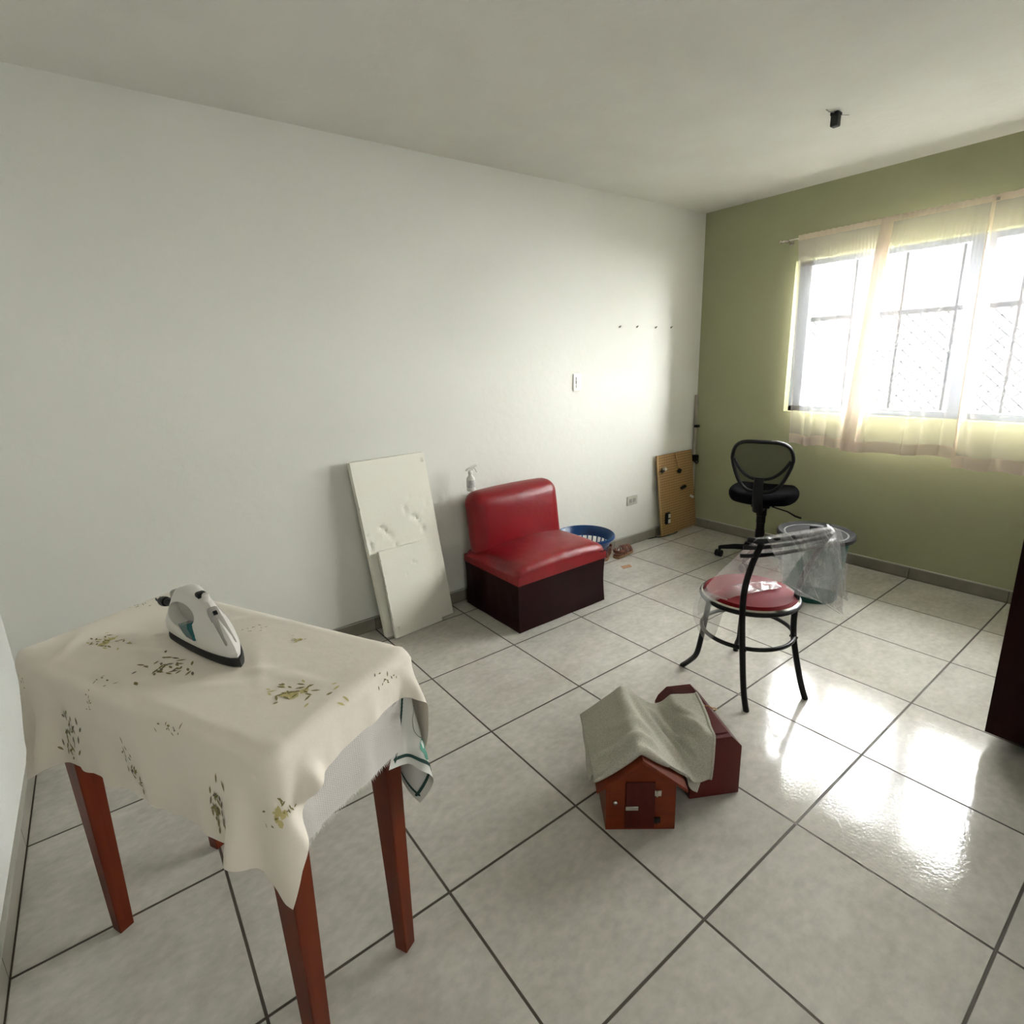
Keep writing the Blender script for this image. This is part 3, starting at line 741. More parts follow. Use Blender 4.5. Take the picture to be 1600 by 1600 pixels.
# spray bottle on the chair back
bot = empty('spray_bottle', (-2.368, .055, .735), math.radians(-10), 'small white spray bottle standing on top of the red chair back', 'spray bottle')
MB().lathe([(.001, 0), (.024, .0), (.027, .004), (.0265, .012), (.0255, .018), (.0255, .070), (.024, .078), (.012, .094), (.0105, .1)], n=28).build('bottle', M_plastic, bot)
MB().lathe([(.0258, .022), (.0258, .066)], n=28, cap=False).build('label_sticker', mat('label_paper', (.30, .30, .30), .6, col2=(.52, .52, .50), nscale=60), bot)
MB().lathe([(.013, .100), (.013, .116), (.010, .118), (.010, .124)], n=20).build('collar', M_plastic, bot)
mb = MB().prism([(-.030, .122), (-.026, .130), (-.010, .140), (.010, .146), (.030, .152), (.045, .155), (.045, .146), (.032, .142), (.022, .130), (.012, .122)], -.009, .009, lambda a, b, h: (a, h, b)); sh_ = mb.build('spray_head', M_plastic, bot, bevel=.003)
MB().tube([(.026, 0, .138), (.034, 0, .126), (.042, 0, .108)], [.0045, .004, .003], 8).build('trigger', M_plastic, sh_)

# ------------------------------------------------------------------ laundry basket
BK = (-1.525, -.045); bk = empty('laundry_basket', (*BK, 0), 0, 'blue slotted plastic laundry basket behind the red chair', 'basket')
def bkr(z): return .112+(.184-.112)*z/.30
rimz = .292
mb = MB().lathe([(bkr(.235), .235), (bkr(.24)+.004, .262), (.181, .275), (.190, .296), (.198, .303), (.206, .298), (.208, .286), (.203, .280), (.1985, .288), (.192, .285), (.184, .262), (bkr(.235)+.003, .235)], n=64, cap=False)
mb.build('rim', M_blue, bk)
mb = MB().lathe([(.10, .004), (bkr(0)-.004, .004), (bkr(.05), .05), (bkr(.05)-.004, .05), (bkr(0)-.01, .010), (.10, .010)], n=56); mb.build('base', M_blue, bk)
mb = MB()
for i in range(28):
    a = 2*math.pi*i/28
    for z0, z1 in ((.045, .15), (.15, .245)):
        for q in (0,):
            r0, r1 = bkr(z0), bkr(z1); da = .028
            vs = []
            for (r, z) in ((r0, z0), (r1, z1)):
                for rr_, aa in ((r, a-da), (r, a+da), (r-.004, a+da), (r-.004, a-da)): vs.append((rr_*math.cos(aa), rr_*math.sin(aa), z))
            mb.add(vs, [(0, 1, 2, 3), (4, 5, 6, 7), (0, 1, 5, 4), (1, 2, 6, 5), (2, 3, 7, 6), (3, 0, 4, 7)])
mb.lathe([(bkr(.140), .140), (bkr(.155), .155), (bkr(.155)-.004, .155), (bkr(.14)-.004, .14)], n=56, cap=False)
mb.build('slotted_wall', M_blue, bk)

# ------------------------------------------------------------------ sandals
def sandal(x, y, rz, label, tilt=0):
    o = empty('sandal', (x, y, 0), rz, label, 'sandal', 'brown sandals beside the laundry basket')
    out = [(-.115, .0), (-.105, .030), (-.06, .034), (0, .032), (.05, .042), (.09, .040), (.115, .018), (.118, 0), (.110, -.025), (.08, -.040), (.03, -.038), (-.04, -.032), (-.10, -.028)]
    MB().prism(out, 0, .022, lambda a, b, h: (a, b, h)).build('sole', M_sole, o, bevel=.006)
    MB().prism([(a*.95, b*.93) for a, b in out], .022, .028, lambda a, b, h: (a, b, h)).build('footbed', M_sandal, o, bevel=.002)
    def strap(x0, h, w_, x1=None):
        P = []
        for i in range(13):
            t = i/12*math.pi; P.append((x0+(x1-x0 if x1 is not None else 0)*i/12, -.037*math.cos(t), .022+h*math.sin(t)))
        MB().tube(P, .0022, 8, flat=w_/.0022, up=(1, 0, .2)).build('strap', M_sandal, o)
    strap(.055, .045, .020); strap(-.01, .055, .012, .02); strap(-.045, .060, .008, -.02)
    P = [(-.045, .033, .05)]+[(-.085-.028*math.sin(i/8*math.pi), .033*math.cos(i/8*math.pi), .058) for i in range(9)]+[(-.045, -.033, .05)]
    MB().tube(P, .0022, 8, flat=5, up=(0, 0, 1)).build('heel_strap', M_sandal, o)
sandal(-1.03, .040, math.radians(12), 'brown strappy sandal nearer the camera, beside the blue basket')
sandal(-1.16, .105, math.radians(-150), 'brown sandal mostly hidden between the basket and the front sandal')
mb = MB().prism([(-1.223, -.109), (-1.246, -.155), (-1.171, -.173), (-1.146, -.127)], .0005, .0015, lambda a, b, h: (a, b, h))
tag(mb.build('cardboard_scrap', mat('tan_cardboard', (.34, .19, .10), .8), smooth=0), 'small tan scrap of cardboard lying flat on the floor tiles', 'scrap')

# ------------------------------------------------------------------ wall fittings
for i, (x, z) in enumerate([(-.965, 1.687), (-.778, 1.688), (-.564, 1.685), (-.378, 1.686)]):
    n_ = ['first', 'second', 'third', 'fourth'][i]
    mb = MB().tube([(x, YW+.002, z), (x-.012, YW-.018, z+.002), (x-.016, YW-.026, z+.006)], .0035, 8)
    mb.lathe([(.006, 0), (.006, .002)], (x, YW-.001, z), 10, M=Matrix.Rotation(math.radians(90), 4, 'X'))
    tag(mb.build('wall_nail', mat('dark_nail_%d' % i, (.08, .08, .06), .5, metal=.5)), 'small dark nail in the white wall, %s of four from the left' % n_, 'nail', 'row of nails in the white wall')
sw_ = empty('light_switch', (-1.391, YW, 1.318), 0, 'white light switch plate on the white wall', 'light switch')
pl_ = MB().rbox((0, -.004, 0), (.036, .005, .059), .004, 6).build('plate', M_plastic, sw_)
for z in (-.026, .0, .026): MB().box((0, -.0105, z), (.030, .006, .021), Matrix.Rotation(.08, 4, 'X')).build('rocker', M_plastic, pl_, bevel=.001)
ou = empty('wall_outlet', (-.794, YW, .368), 0, 'white power outlet low on the white wall beside the pegboard', 'outlet')
pl_ = MB().rbox((0, -.004, 0), (.060, .005, .037), .004, 6).build('plate', mat('ivory_plastic', (.50, .49, .42), .4), ou)
for x in (-.022, .022):
    s_ = MB().box((x, -.0095, 0), (.030, .003, .030)).build('socket', M_plasticg, pl_, bevel=.001)
cl = empty('ceiling_socket', (-1.098, -1.262, H), 0, 'small black lamp socket hanging from the white ceiling', 'ceiling socket')
MB().box((0, 0, -.008), (.044, .036, .014)).build('base', M_black, cl, bevel=.003)
MB().rbox((0, 0, -.035), (.019, .017, .026), .006, 5).build('connector', M_black, cl)
MB().tube([(-.02, 0, -.006), (-.05, .01, -.006), (-.075, .012, -.001)], .002, 6).build('wire', M_plasticg, cl)
MB().tube([(.02, 0, -.006), (.06, -.015, -.005), (.085, -.02, -.001)], .0018, 6).build('wire', M_plasticg, cl)

# ------------------------------------------------------------------ pegboard, strip and cable
pb = empty('pegboard', (-.255, .114, .002), 0, 'brown pegboard leaning in the corner with black and white fittings', 'pegboard')
LN = math.radians(2.2)
Mx = Matrix.Rotation(-LN, 4, 'X')
def pbp(x, z, y=0): p = Mx @ Vector((x, y, z)); return (p.x, p.y, p.z)
W0, W1 = -.213, .262
mb = MB().prism([(W0, 0), (W1, .008), (W1-.075, .690), (W0-.065, .690)], 0, .005, lambda a, b, h: pbp(a, b, h)); mb.build('panel', M_peg, pb, smooth=0)
mb = MB().prism([(W0-.004, 0), (W0+.010, 0), (W0-.055, .692), (W0-.069, .692)], -.004, .010, lambda a, b, h: pbp(a, b, h)); mb.build('edge_strip', M_tan, pb)
def pk(name, x, z, m_, r, L_, ang=0):
    MB().tube([pbp(x, z, .002), pbp(x, z, -.018)], .004, 8).tube([pbp(x-L_*math.cos(ang), z-L_*math.sin(ang), -.022), pbp(x+L_*math.cos(ang), z+L_*math.sin(ang), -.022)], r, 12).build(name, m_, pb)
pk('white_knob', -.205, .578, M_plastic, .012, .016, -.3); pk('black_hook', -.230, .560, M_black, .010, .012, .3)
pk('black_clip', -.010, .533, M_black, .016, .014, .8); pk('black_clip', .045, .385, M_black, .013, .026, .15); pk('white_knob', .165, .285, M_plastic, .011, .015, -.5)
MB().tube([pbp(-.04, .685, -.006), pbp(-.032, .64, -.008), pbp(-.012, .55, -.014)], .003, 6).build('string', M_tan, pb)
MB().rbox(pbp(-.155, .150, -.014), (.028, .010, .050), .009, 6).build('holder', M_black, pb)
for z in (.127, .172): MB().rbox(pbp(-.145, z, -.024), (.014, .004, .017), .003, 5).build('white_pad', M_plastic, pb)
st = empty('wood_strip', (-.036, .136, 0), 0, 'narrow pale wooden strip standing upright in the room corner', 'wood strip')
MB().prism([(-.012, 0), (.022, 0), (.016, 1.145), (-.016, 1.145)], .010, .022, lambda a, b, h: (a+.016, h-.002+.0*b, b)).build('strip', M_strip, st, smooth=0)
MB().rbox((.014, -.002, .885), (.022, .016, .010), .005, 5).build('clip', M_black, st)
MB().rbox((.006, -.004, .612), (.026, .024, .028), .010, 6).tube([(-.02, -.02, .585), (.0, -.03, .57), (.03, -.02, .58)], .007, 8).build('clamp', M_black, st)
mb = MB().tube([(-.60, .150, .004), (-.52, .135, .004), (-.47, .105, .004), (-.40, .098, .004), (-.32, .092, .004), (-.27, .105, .004), (-.262, .118, .004), (-.30, .118, .004)], .0032, 8)
tag(mb.build('cable', M_black), 'thin dark cable lying on the floor at the foot of the pegboard', 'cable')

# ------------------------------------------------------------------ office chair
OC = (-.40, -.69); oa = math.radians(20)
och = empty('office_chair', (*OC, 0), oa, 'black mesh-back office chair by the green wall, seen from behind', 'office chair')
def sd(q):
    x, y, z = q; 
    return (x*(1-.06*(y/.25)**2), y, z+.012*(x/.24)**2-.010*max(0, x/.24)**3)
MB().rbox((.02, 0, .495), (.215, .226, .042), .038, 14, lambda q: ((q.x*(1-.22*abs(q.y/.226)**2.4)), q.y*(1-.20*abs(q.x/.215)**2.4), q.z+.012*(q.y/.226)**2)).build('seat', M_soft, och, weld=True, smooth=80)
BXO = -.20
def bl(t, w_=.180, z0=.560, z1=.905):   # back frame loop
    a = 2*math.pi*t; c, s = math.cos(a), math.sin(a)
    y = w_*math.copysign(abs(c)**.52, c); zc = (z0+z1)/2; z = zc+(z1-z0)/2*math.copysign(abs(s)**.55, s)
    k = (z-z0)/(z1-z0); y *= .66+.40*min(1, k*1.7)-.06*max(0, k-.6)
    return (BXO-.05*k*.6+.10*(y/.18)**2*.5, y, z)
MB().tube([bl(i/64) for i in range(64)], .0125, 10, closed=True, flat=1.3).build('back_frame', M_black, och)
arc = [(BXO-.004+.035*(y/.175)**2, y, .648+.125*(abs(y)/.175)**2.6) for y in np.linspace(-.177, .177, 25)]
MB().tube(arc, .011, 10).build('lumbar_arc', M_black, och)
ctr = (BXO-.01, 0, .73); L_ = [bl(i/64) for i in range(64)]
mb = MB()
for r_ in range(8):
    pass
rings = [[tuple(ctr[k]+(p[k]-ctr[k])*q for k in range(3)) for p in L_] for q in np.linspace(.0008, 1, 9)]
mb.grid([r+[r[0]] for r in rings]); mb.build('mesh_panel', M_mesh, och, smooth=180)
MB().tube([(BXO-.022, 0, .665), (BXO-.030, 0, .60), (BXO-.022, 0, .50), (BXO+.01, 0, .425), (-.06, 0, .405)], [.03, .032, .034, .034, .030], 12, flat=.5, up=(1, 0, 0)).build('back_post', M_black, och)
MB().box((0, 0, .435), (.17, .12, .035)).build('seat_plate', M_black, och, bevel=.006)
MB().lathe([(.026, .09), (.026, .18), (.032, .182), (.032, .235), (.028, .237), (.028, .29), (.031, .292), (.031, .345), (.035, .347), (.035, .40)], n=24).build('gas_column', M_black, och)
MB().tube([(.03, -.06, .408), (.06, -.16, .375), (.07, -.21, .345), (.07, -.25, .335)], [.005, .005, .007, .007], 8).build('lever', M_black, och)
MB().lathe([(.03, .055), (.042, .06), (.045, .10), (.034, .125)], n=24).build('hub', M_black, och)
for k in range(5):
    a = math.radians(116)-oa+k*2*math.pi/5; r_ = .265
    MB().tube([(.02*math.cos(a), .02*math.sin(a), .098), (.16*math.cos(a), .16*math.sin(a), .088), (r_*math.cos(a), r_*math.sin(a), .070)], [.024, .020, .014], 10).tube([(r_*math.cos(a), r_*math.sin(a), .078), (r_*math.cos(a), r_*math.sin(a), .045)], .010, 8).build('base_leg', M_black, och)
    leg_ = sorted([c_ for c_ in och.children if c_.name.startswith('base_leg')], key=lambda c_: c_.name)[-1]
    rotm = Matrix.Rotation(a+1.2, 4, 'Z') @ Matrix.Rotation(math.radians(90), 4, 'X')
    mb = MB()
    for s in (-.014, .014):
        off = Matrix.Rotation(a+1.2, 4, 'Z') @ Vector((.008, s, 0))
        mb.lathe([(.006, -.008), (.026, -.008), (.026, .008), (.006, .008)], (r_*math.cos(a)+off.x, r_*math.sin(a)+off.y, .026), 18, M=rotm)
    mb.build('caster', M_black, leg_)

# ------------------------------------------------------------------ bin
bn = empty('waste_bin', (-.715, -1.205, 0), 0, 'round green plastic bin with dark grey lid below the curtains', 'bin')
MB().lathe([(.001, .002), (.145, .002), (.150, .010), (.165, .20), (.178, .34), (.190, .385), (.196, .39), (.196, .40), (.185, .40), (.172, .34), (.142, .02), (.001, .015)], n=56).build('bucket', M_green_p, bn)
MB().lathe([(.208, .385), (.213, .390), (.213, .408), (.206, .416), (.196, .414), (.180, .404), (.168, .402), (.10, .412), (.001, .420), (.001, .396), (.20, .396)], n=64).build('lid', M_lid, bn); lid_ = [c_ for c_ in bn.children if c_.name.startswith('lid')][0]
MB().lathe([(.176, .4045), (.171, .4075), (.166, .4045)], n=64, cap=False).build('lid_ring', M_lidr, lid_)
MB().rbox((0, 0, .433), (.036, .018, .016), .008, 6, lambda q: (q.x*math.cos(-1.1)-q.y*math.sin(-1.1), q.x*math.sin(-1.1)+q.y*math.cos(-1.1), q.z)).build('lid_handle', M_black, lid_)

# ------------------------------------------------------------------ steel chair with round seat
SCX, SCY = -1.92, -1.47
bc = empty('bistro_chair', (SCX, SCY, 0), 0, 'black tubular steel chair with round red seat under a clear plastic bag', 'chair')
def L(p): return (p[0]-SCX, p[1]-SCY, p[2])
def spl(pts, n=8):
    P = np.array(pts, float)[None]; ev = surf(np.repeat(P, 2, 0)); s = np.linspace(0, len(pts)-1, (len(pts)-1)*n+1); return [tuple(p) for p in ev(s, 0*s)]
tr = .0125
LB = [(-2.085, -1.586, 0), (-2.094, -1.572, .10), (-2.101, -1.557, .285), (-2.106, -1.548, .45), (-2.108, -1.552, .56), (-2.104, -1.570, .66), (-2.098, -1.592, .735), (-2.096, -1.600, .757)]
RB = [(-1.812, -1.702, 0), (-1.825, -1.675, .10), (-1.840, -1.640, .285), (-1.842, -1.635, .43), (-1.838, -1.645, .54), (-1.820, -1.680, .66), (-1.800, -1.712, .745), (-1.795, -1.720, .766)]
LF = [(-1.990, -1.195, .0), (-2.000, -1.245, .055), (-2.006, -1.282, .11), (-2.004, -1.300, .20), (-1.998, -1.310, .285), (-1.990, -1.330, .44)]
RF = [(-1.667, -1.283, 0), (-1.690, -1.300, .05), (-1.715, -1.325, .11), (-1.745, -1.345, .20), (-1.765, -1.360, .285), (-1.785, -1.380, .44)]
for P in (LB, RB): MB().tube([L(p) for p in spl(P, 6)], tr, 12).build('rear_leg', M_blackm, bc)
for P in (LF, RF): MB().tube([L(p) for p in spl(P, 6)], tr, 12).build('front_leg', M_blackm, bc)
MB().tube([(.190*math.cos(a), .190*math.sin(a), .285) for a in np.linspace(0, 2*math.pi, 49)[:-1]], .009, 10, closed=True).build('foot_ring', M_blackm, bc)
MB().tube([(.198*math.cos(a), .198*math.sin(a), .445) for a in np.linspace(0, 2*math.pi, 49)[:-1]], .010, 10, closed=True).build('seat_ring', M_blackm, bc)
MB().lathe([(.198, .450), (.200, .456), (.194, .462)], n=48, cap=False).build('seat_trim', M_chrome, bc)
tag(MB().lathe([(.001, .448), (.190, .450), (.192, .460), (.180, .472), (.12, .482), (.001, .486)], n=48).build('seat_pad', mat('red_vinyl', (.16, .002, .005), .6, spec=.12), bc), 'round red padded seat')
d0 = np.array([-1.795+2.096, -1.720+1.600]); dl = np.linalg.norm(d0); d0 /= dl; fw = np.array([-d0[1], d0[0]])
def bar(zoff, ext, fend):
    P = []
    for t in np.linspace(-ext, dl+ext, 33):
        k = t/dl; o_ = max(0, abs(t-dl/2)-dl/2)/ext
        p = np.array([-2.096, -1.600])+d0*t+fw*(.010+(fend-.010)*o_**1.2-.014*max(0, 1-(2*k-1)**2)); P.append(L((p[0], p[1], .762+.009*k+zoff)))
    return P
MB().tube(bar(.002, .026, .044), .0115, 12).build('top_rail', M_blackm, bc)
for dz, ex in ((-.024, .054), (-.056, .066)): MB().tube(bar(dz, ex, .036), .0085, 10).build('back_rail', M_blackm, bc)
for P in (RB, LB):
    x, y, z = P[2]; MB().lathe([(.006, -.016), (.006, .016)], L((x, y, z)), 10, M=Matrix.Rotation(math.radians(90), 4, 'X')).build('bolt', M_blackm, bc)

# ------------------------------------------------------------------ clear plastic bag over that chair
def sheet(ctrl, k=9, amp=.004, seed=1, fr=1.0):
    C_ = np.array(ctrl, float); ev = surf(C_); ny, nx = C_.shape[:2]
    r2 = np.random.default_rng(seed)
    S_, T_ = np.meshgrid(np.linspace(0, nx-1, (nx-1)*k+1), np.linspace(0, ny-1, (ny-1)*k+1))
    Q = ev(S_, T_)
    n = np.cross(np.gradient(Q, axis=1), np.gradient(Q, axis=0)); n /= np.linalg.norm(n, axis=-1)[..., None]+1e-9
    h = 0
    for i in range(9):
        a = r2.random()*6.28; f = (2+6*r2.random())*fr; ph = r2.random()*6.28
        h = h+np.abs(np.sin(f*(S_*math.cos(a)+T_*math.sin(a))+ph+1.3*np.sin(T_*2+i)))*(1/(1+.25*f))
    h = h-h.mean()
    return Q+n*(h*amp)[..., None]
bagA = [[(-2.115, -1.590, .784), (-2.02, -1.632, .790), (-1.93, -1.672, .792), (-1.80, -1.730, .796)],
        [(-2.120, -1.530, .710), (-2.02, -1.570, .705), (-1.92, -1.610, .700), (-1.80, -1.670, .715)],
        [(-2.125, -1.465, .625), (-2.02, -1.500, .600), (-1.90, -1.550, .585), (-1.79, -1.600, .600)],
        [(-2.135, -1.405, .540), (-2.03, -1.440, .515), (-1.90, -1.490, .505), (-1.80, -1.560, .505)],
        [(-2.140, -1.365, .450), (-2.06, -1.420, .495), (-1.93, -1.460, .500), (-1.81, -1.530, .498)],
        [(-2.150, -1.372, .385), (-2.09, -1.460, .470), (-1.98, -1.520, .492), (-1.84, -1.570, .492)]]
flap = [[(-2.085, -1.330, .475), (-2.095, -1.40, .480), (-2.09, -1.47, .478)],
        [(-2.150, -1.345, .400), (-2.145, -1.40, .400), (-2.125, -1.47, .410)],
        [(-2.145, -1.365, .330), (-2.140, -1.41, .325), (-2.115, -1.45, .345)],
        [(-2.130, -1.392, .275), (-2.125, -1.41, .272), (-2.105, -1.43, .290)]]
bagB = [[(-2.085, -1.605, .786), (-1.99, -1.645, .790), (-1.88, -1.690, .794), (-1.83, -1.712, .796), (-1.785, -1.730, .780)],
        [(-2.078, -1.640, .730), (-1.985, -1.680, .735), (-1.87, -1.725, .735), (-1.815, -1.745, .730), (-1.760, -1.755, .690)],
        [(-2.060, -1.655, .670), (-1.985, -1.695, .660), (-1.87, -1.740, .640), (-1.80, -1.757, .610), (-1.738, -1.762, .560)],
        [(-2.030, -1.665, .610), (-1.975, -1.700, .580), (-1.87, -1.745, .550), (-1.79, -1.765, .500), (-1.722, -1.768, .460)],
        [(-2.010, -1.668, .570), (-1.955, -1.705, .530), (-1.86, -1.748, .490), (-1.78, -1.768, .440), (-1.712, -1.772, .400)]]
mb = MB()
for ct, am, sd_ in ((bagA, .0028, 1), (flap, .0015, 2), (bagB, .004, 3)):
    Q = sheet(ct, 10, am, sd_); mb.grid([[L(tuple(p)) for p in r] for r in Q])
bagC = [[(a+np.array([.012, -.014, 0])).tolist() for a in np.array(r)[1:]] for r in bagB[:4]]
Q = sheet(bagC, 10, .005, 5); mb.grid([[L(tuple(p)) for p in r] for r in Q])
mb.tube([L((-1.86, -1.725, .78)), L((-1.815, -1.765, .70)), L((-1.765, -1.775, .58)), L((-1.735, -1.775, .49))], .0016, 5)
mb.tube([L((-2.03, -1.672, .60)), L((-1.94, -1.72, .535)), L((-1.85, -1.755, .48)), L((-1.75, -1.775, .415))], .0014, 5)
mb.tube([L((-1.99, -1.655, .78)), L((-1.965, -1.70, .70)), L((-1.93, -1.72, .60)), L((-1.88, -1.745, .50))], .0012, 5)
bag = mb.build('plastic_bag', M_bag, None, smooth=180, loc=(SCX, SCY, 0)); tag(bag, 'clear crumpled plastic bag draped over the black steel chair', 'plastic bag')

# ------------------------------------------------------------------ little house box
HA = np.array([-2.9958, -1.6339]); hn = np.array([.7845, -.6201]); hdv = np.array([.6201, .7845]); ha = math.atan2(hn[1], hn[0])
ho = empty('house_box', (HA[0], HA[1], 0), ha, 'orange-brown wooden box shaped like a small house with a hinged door', 'wooden box')
HW, HL, HE, HR = .2215, .345, .170, .262
mb = MB().prism([(0, .004), (HW, .004), (HW, HE), (HW/2, HR), (0, HE)], 0, HL, lambda a, b, h: (a, h, b)); mb.build('house_body', M_orange, ho, bevel=.0015, smooth=0)
for s in (-1, 1):
    e = (HW/2+s*(HW/2+.030), HE-.012); r_ = (HW/2, HR+.004)
    pl = [r_, e, (e[0]+s*.002, e[1]+.010), (r_[0], r_[1]+.013)]
    if s > 0: pl = pl[::-1]
    MB().prism(pl, -.018, HL+.018, lambda a, b, h: (a, h, b)).build('roof_panel', M_orange, ho, bevel=.001, smooth=0)
tag(MB().box((.109, -.002, .100), (.092, .006, .172)).build('door', M_doorw, ho, bevel=.001, smooth=0), 'small darker red hinged door')
dr = [c_ for c_ in ho.children if c_.name.startswith('door')][0]
MB().box((.082, -.007, .092), (.040, .003, .014)).build('latch', M_steel, dr, bevel=.0008)
MB().lathe([(.007, 0), (.007, .003), (.003, .006)], (.030, 0, .108), 14, M=Matrix.Rotation(math.radians(90), 4, 'X')).build('eyelet', M_steel, ho)
for z in (.148, .045): MB().box((.163, -.006, z), (.020, .003, .020)).tube([(.160, -.008, z-.011), (.160, -.008, z+.011)], .003, 8).build('hinge', M_steel if z > .1 else M_black, dr)
# dark red chest
CA = np.array([-2.7233, -1.7028]); cn = np.array([.8736, -.4867]); cang = math.atan2(cn[1], cn[0])
cx0 = empty('wooden_chest', (CA[0], CA[1], 0), cang, 'dark red wooden chest with sloped lid edges and brass hook, partly under the linen cloth', 'wooden box')
CW, CL = .228, .315
mb = MB().prism([(.048, .003), (CW, .003), (CW, .190), (.190, .232), (.094, .232), (.060, .200), (.048, .175)], 0, CL, lambda a, b, h: (a, h, b)); mb.build('chest_body', M_redw, cx0, bevel=.0018, smooth=0)
MB().prism([(.100, .232), (.184, .232), (.184, .236), (.100, .236)], .02, CL-.018, lambda a, b, h: (a, h, b)).build('lid_panel', M_redw, cx0, bevel=.0012, smooth=0)
MB().box((.165, .170, .238), (.022, .010, .003), Matrix.Rotation(-.4, 4, 'Z')).build('latch_plate', M_steel, cx0)
br_ = mat('brass', (.45, .28, .10), .35, metal=1)
MB().tube([(.172, .165, .240), (.184, .160, .241), (.197, .152, .236)]+[(.205+.008*math.cos(a), .150+.006*math.sin(a), .232) for a in np.linspace(math.pi, -2.4, 12)], .0018, 6).build('hook', br_, cx0)

# ------------------------------------------------------------------ linen cloth over both boxes (simulated in the house frame)
def hfr(p):  # world xy -> house frame
    d_ = np.array(p)-HA; return d_@hn, d_@hdv
def prism_push(P, prof, y0, y1, th):
    """convex prism given by its outline (x,z) ccw; push out along nearest face"""
    n = len(prof); best = np.full(P.shape[:-1], -1e9); nb = np.zeros(P.shape[:-1]+(3,))
    for i in range(n):
        (x0_, z0_), (x1_, z1_) = prof[i], prof[(i+1) % n]; e = np.array([x1_-x0_, z1_-z0_]); e /= np.linalg.norm(e); nn = np.array([e[1], -e[0]])
        d_ = (P[..., 0]-x0_)*nn[0]+(P[..., 2]-z0_)*nn[1]; m_ = d_ > best; best = np.where(m_, d_, best); nb[m_] = (nn[0], 0, nn[1])
    for sg, y in ((1, y1), (-1, y0)):
        d_ = sg*(P[..., 1]-y); m_ = d_ > best; best = np.where(m_, d_, best); nb[m_] = (0, sg, 0)
    hit = best < th
    P[hit] += nb[hit]*(th-best[hit])[..., None]
    return hit & (nb[..., 2] > .3)
CO = np.array(hfr(CA)); cax = math.atan2(cn@hdv, cn@hn)
def house_col(Q, th):
    ca, sa = math.cos(cax), math.sin(cax)
    h1 = prism_push(Q, [(-.030, .03), (HW+.030, .03), (HW+.032, .168), (HW/2, .277), (-.032, .168)], -.018, HL+.018, th)
    T_ = Q.copy(); T_[..., 0] = (Q[..., 0]-CO[0])*ca+(Q[..., 1]-CO[1])*sa; T_[..., 1] = -(Q[..., 0]-CO[0])*sa+(Q[..., 1]-CO[1])*ca
    h2 = prism_push(T_, [(.04, 0), (CW, 0), (CW, .190), (.190, .238), (.080, .238), (.04, .190)], 0, CL, th)
    Q[..., 0] = T_[..., 0]*ca-T_[..., 1]*sa+CO[0]; Q[..., 1] = T_[..., 0]*sa+T_[..., 1]*ca+CO[1]; Q[..., 2] = T_[..., 2]
    fl = Q[..., 2] < .004; Q[fl, 2] = .004
    return h1 | h2
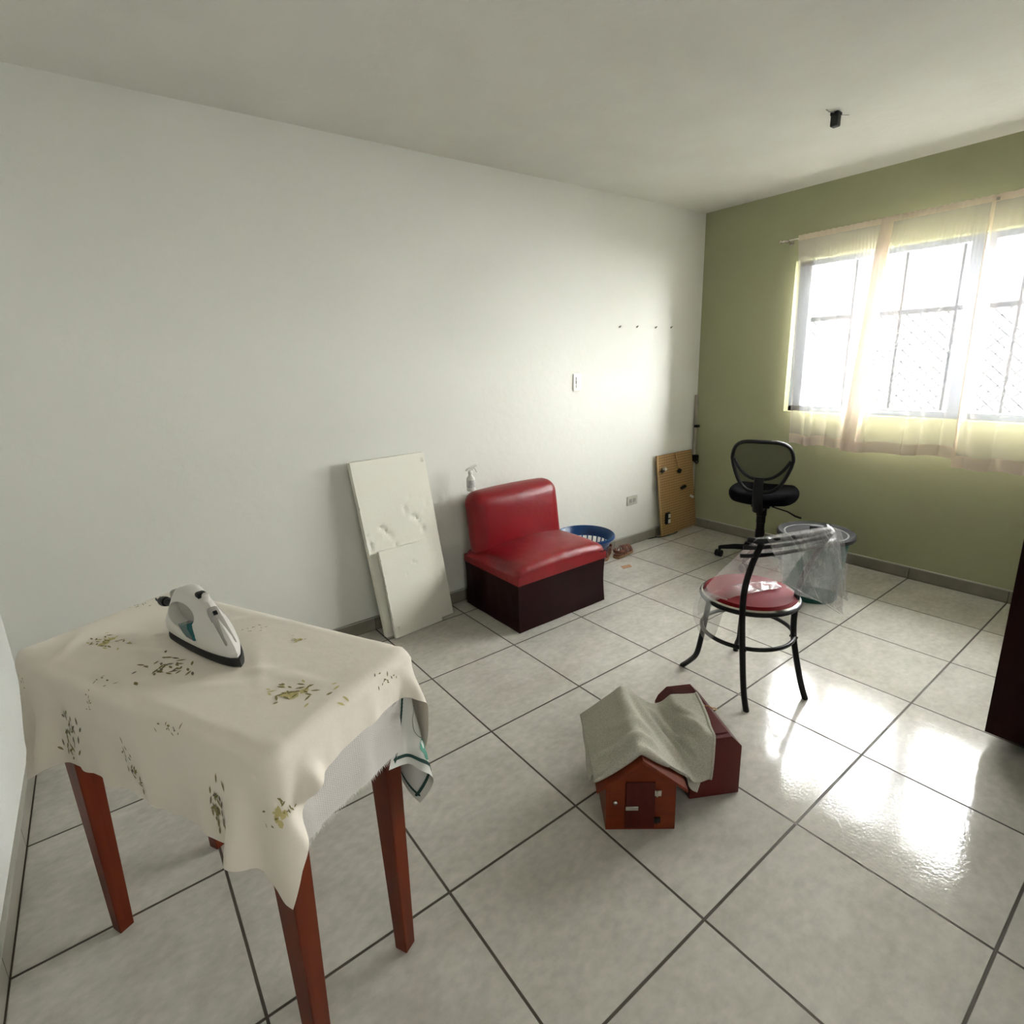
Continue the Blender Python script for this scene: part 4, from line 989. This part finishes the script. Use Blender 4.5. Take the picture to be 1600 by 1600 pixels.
def linen(x0, x1, y0, y1, rot, th, seed, cx=.12, cy=.18, d=.0125, steps=120):
    nx = int((x1-x0)/d)+1; ny = int((y1-y0)/d)+1
    U, V_ = np.meshgrid(np.linspace(x0, x1, nx), np.linspace(y0, y1, ny)); rest = np.stack([U, V_, 0*U], -1)
    c, s = math.cos(rot), math.sin(rot); X = U*c-V_*s+cx; Y = U*s+V_*c+cy
    r2 = np.random.default_rng(seed); nz = r2.standard_normal((ny, nx))
    for _ in range(8): nz = (nz+np.roll(nz, 1, 0)+np.roll(nz, -1, 0)+np.roll(nz, 1, 1)+np.roll(nz, -1, 1))/5
    P = np.stack([X, Y, .315+th+nz*.05], -1)
    P = drape(P, rest, lambda Q: house_col(Q, th), steps=70, iters=8, bend=.9, shear=.9)
    n = np.cross(np.gradient(P, axis=1), np.gradient(P, axis=0)); n /= np.linalg.norm(n, axis=-1)[..., None]+1e-9; n *= np.sign(n[..., 2:3]+1e-6)
    h = 0
    for (xa, ya, xb, yb, wd_, am) in ((.02, .17, .15, -.13, .016, .016), (.10, .12, .22, -.10, .013, .018), (-.16, -.09, .04, -.11, .018, .014), (.15, .15, .25, -.03, .012, .012), (-.10, .02, .05, -.04, .02, .005), (-.02, .16, .0, -.02, .02, .006), (.19, .17, .24, .02, .01, .01)):
        d_ = np.array([xb-xa, yb-ya]); L_ = np.linalg.norm(d_); d_ /= L_
        al = ((U-xa)*d_[0]+(V_-ya)*d_[1])/L_; ac = -(U-xa)*d_[1]+(V_-ya)*d_[0]+.012*np.sin(al*5)
        h = h+am*np.exp(-(ac/wd_)**2)*np.clip(np.minimum(al+.1, 1.15-al)*5, 0, 1)
    return P+n*h[..., None]
mb = MB()
for (a, b, c_, d_, r_, th, sd_) in ((-.200, .26, -.150, .195, -.08, .004, 3), (-.195, .28, -.165, .185, .02, .012, 5)):
    P = linen(a, b, c_, d_, r_, th, sd_); q, _ = surf_mb(P, 2); mb.add(q.v, q.f)
    if th > .005:
        e_ = P[0, :P.shape[1]*6//10]; k_ = len(e_)
        mb.tube([tuple(p+np.array([0, -.004, .002])) for p in e_], [.004+.010*math.sin(math.pi*i/(k_-1))**.7 for i in range(k_)], 12)
        e_ = P[:, -1][::1]; mb.tube([tuple(p+np.array([.002, 0, .0])) for p in e_], .004, 10)
o = mb.build('linen_cloth', M_linen, None, smooth=180, loc=(HA[0], HA[1], 0), solid=.0025, offset=1); o.rotation_euler = (0, 0, ha)
tag(o, 'folded speckled grey-beige linen cloth thrown over the two wooden boxes', 'cloth')

# ------------------------------------------------------------------ dark wardrobe at the right edge
wd = empty('wardrobe', (-1.25, -2.62, 0), 0, 'near-black brown wooden wardrobe raised on feet at the right edge', 'wardrobe')
MB().box((0, 0, .06+.95), (.70, .72, 1.90)).build('carcass', M_wardrobe, wd, bevel=.002)
for sx in (-.27, .27):
    for sy in (-.30, .30):
        if sy > 0: MB().box((sx, .20, .031), (.05, .05, .062)).build('foot', M_wardrobe, wd)
        else: MB().box((sx, sy, .031), (.05, .05, .062)).build('foot', M_wardrobe, wd)
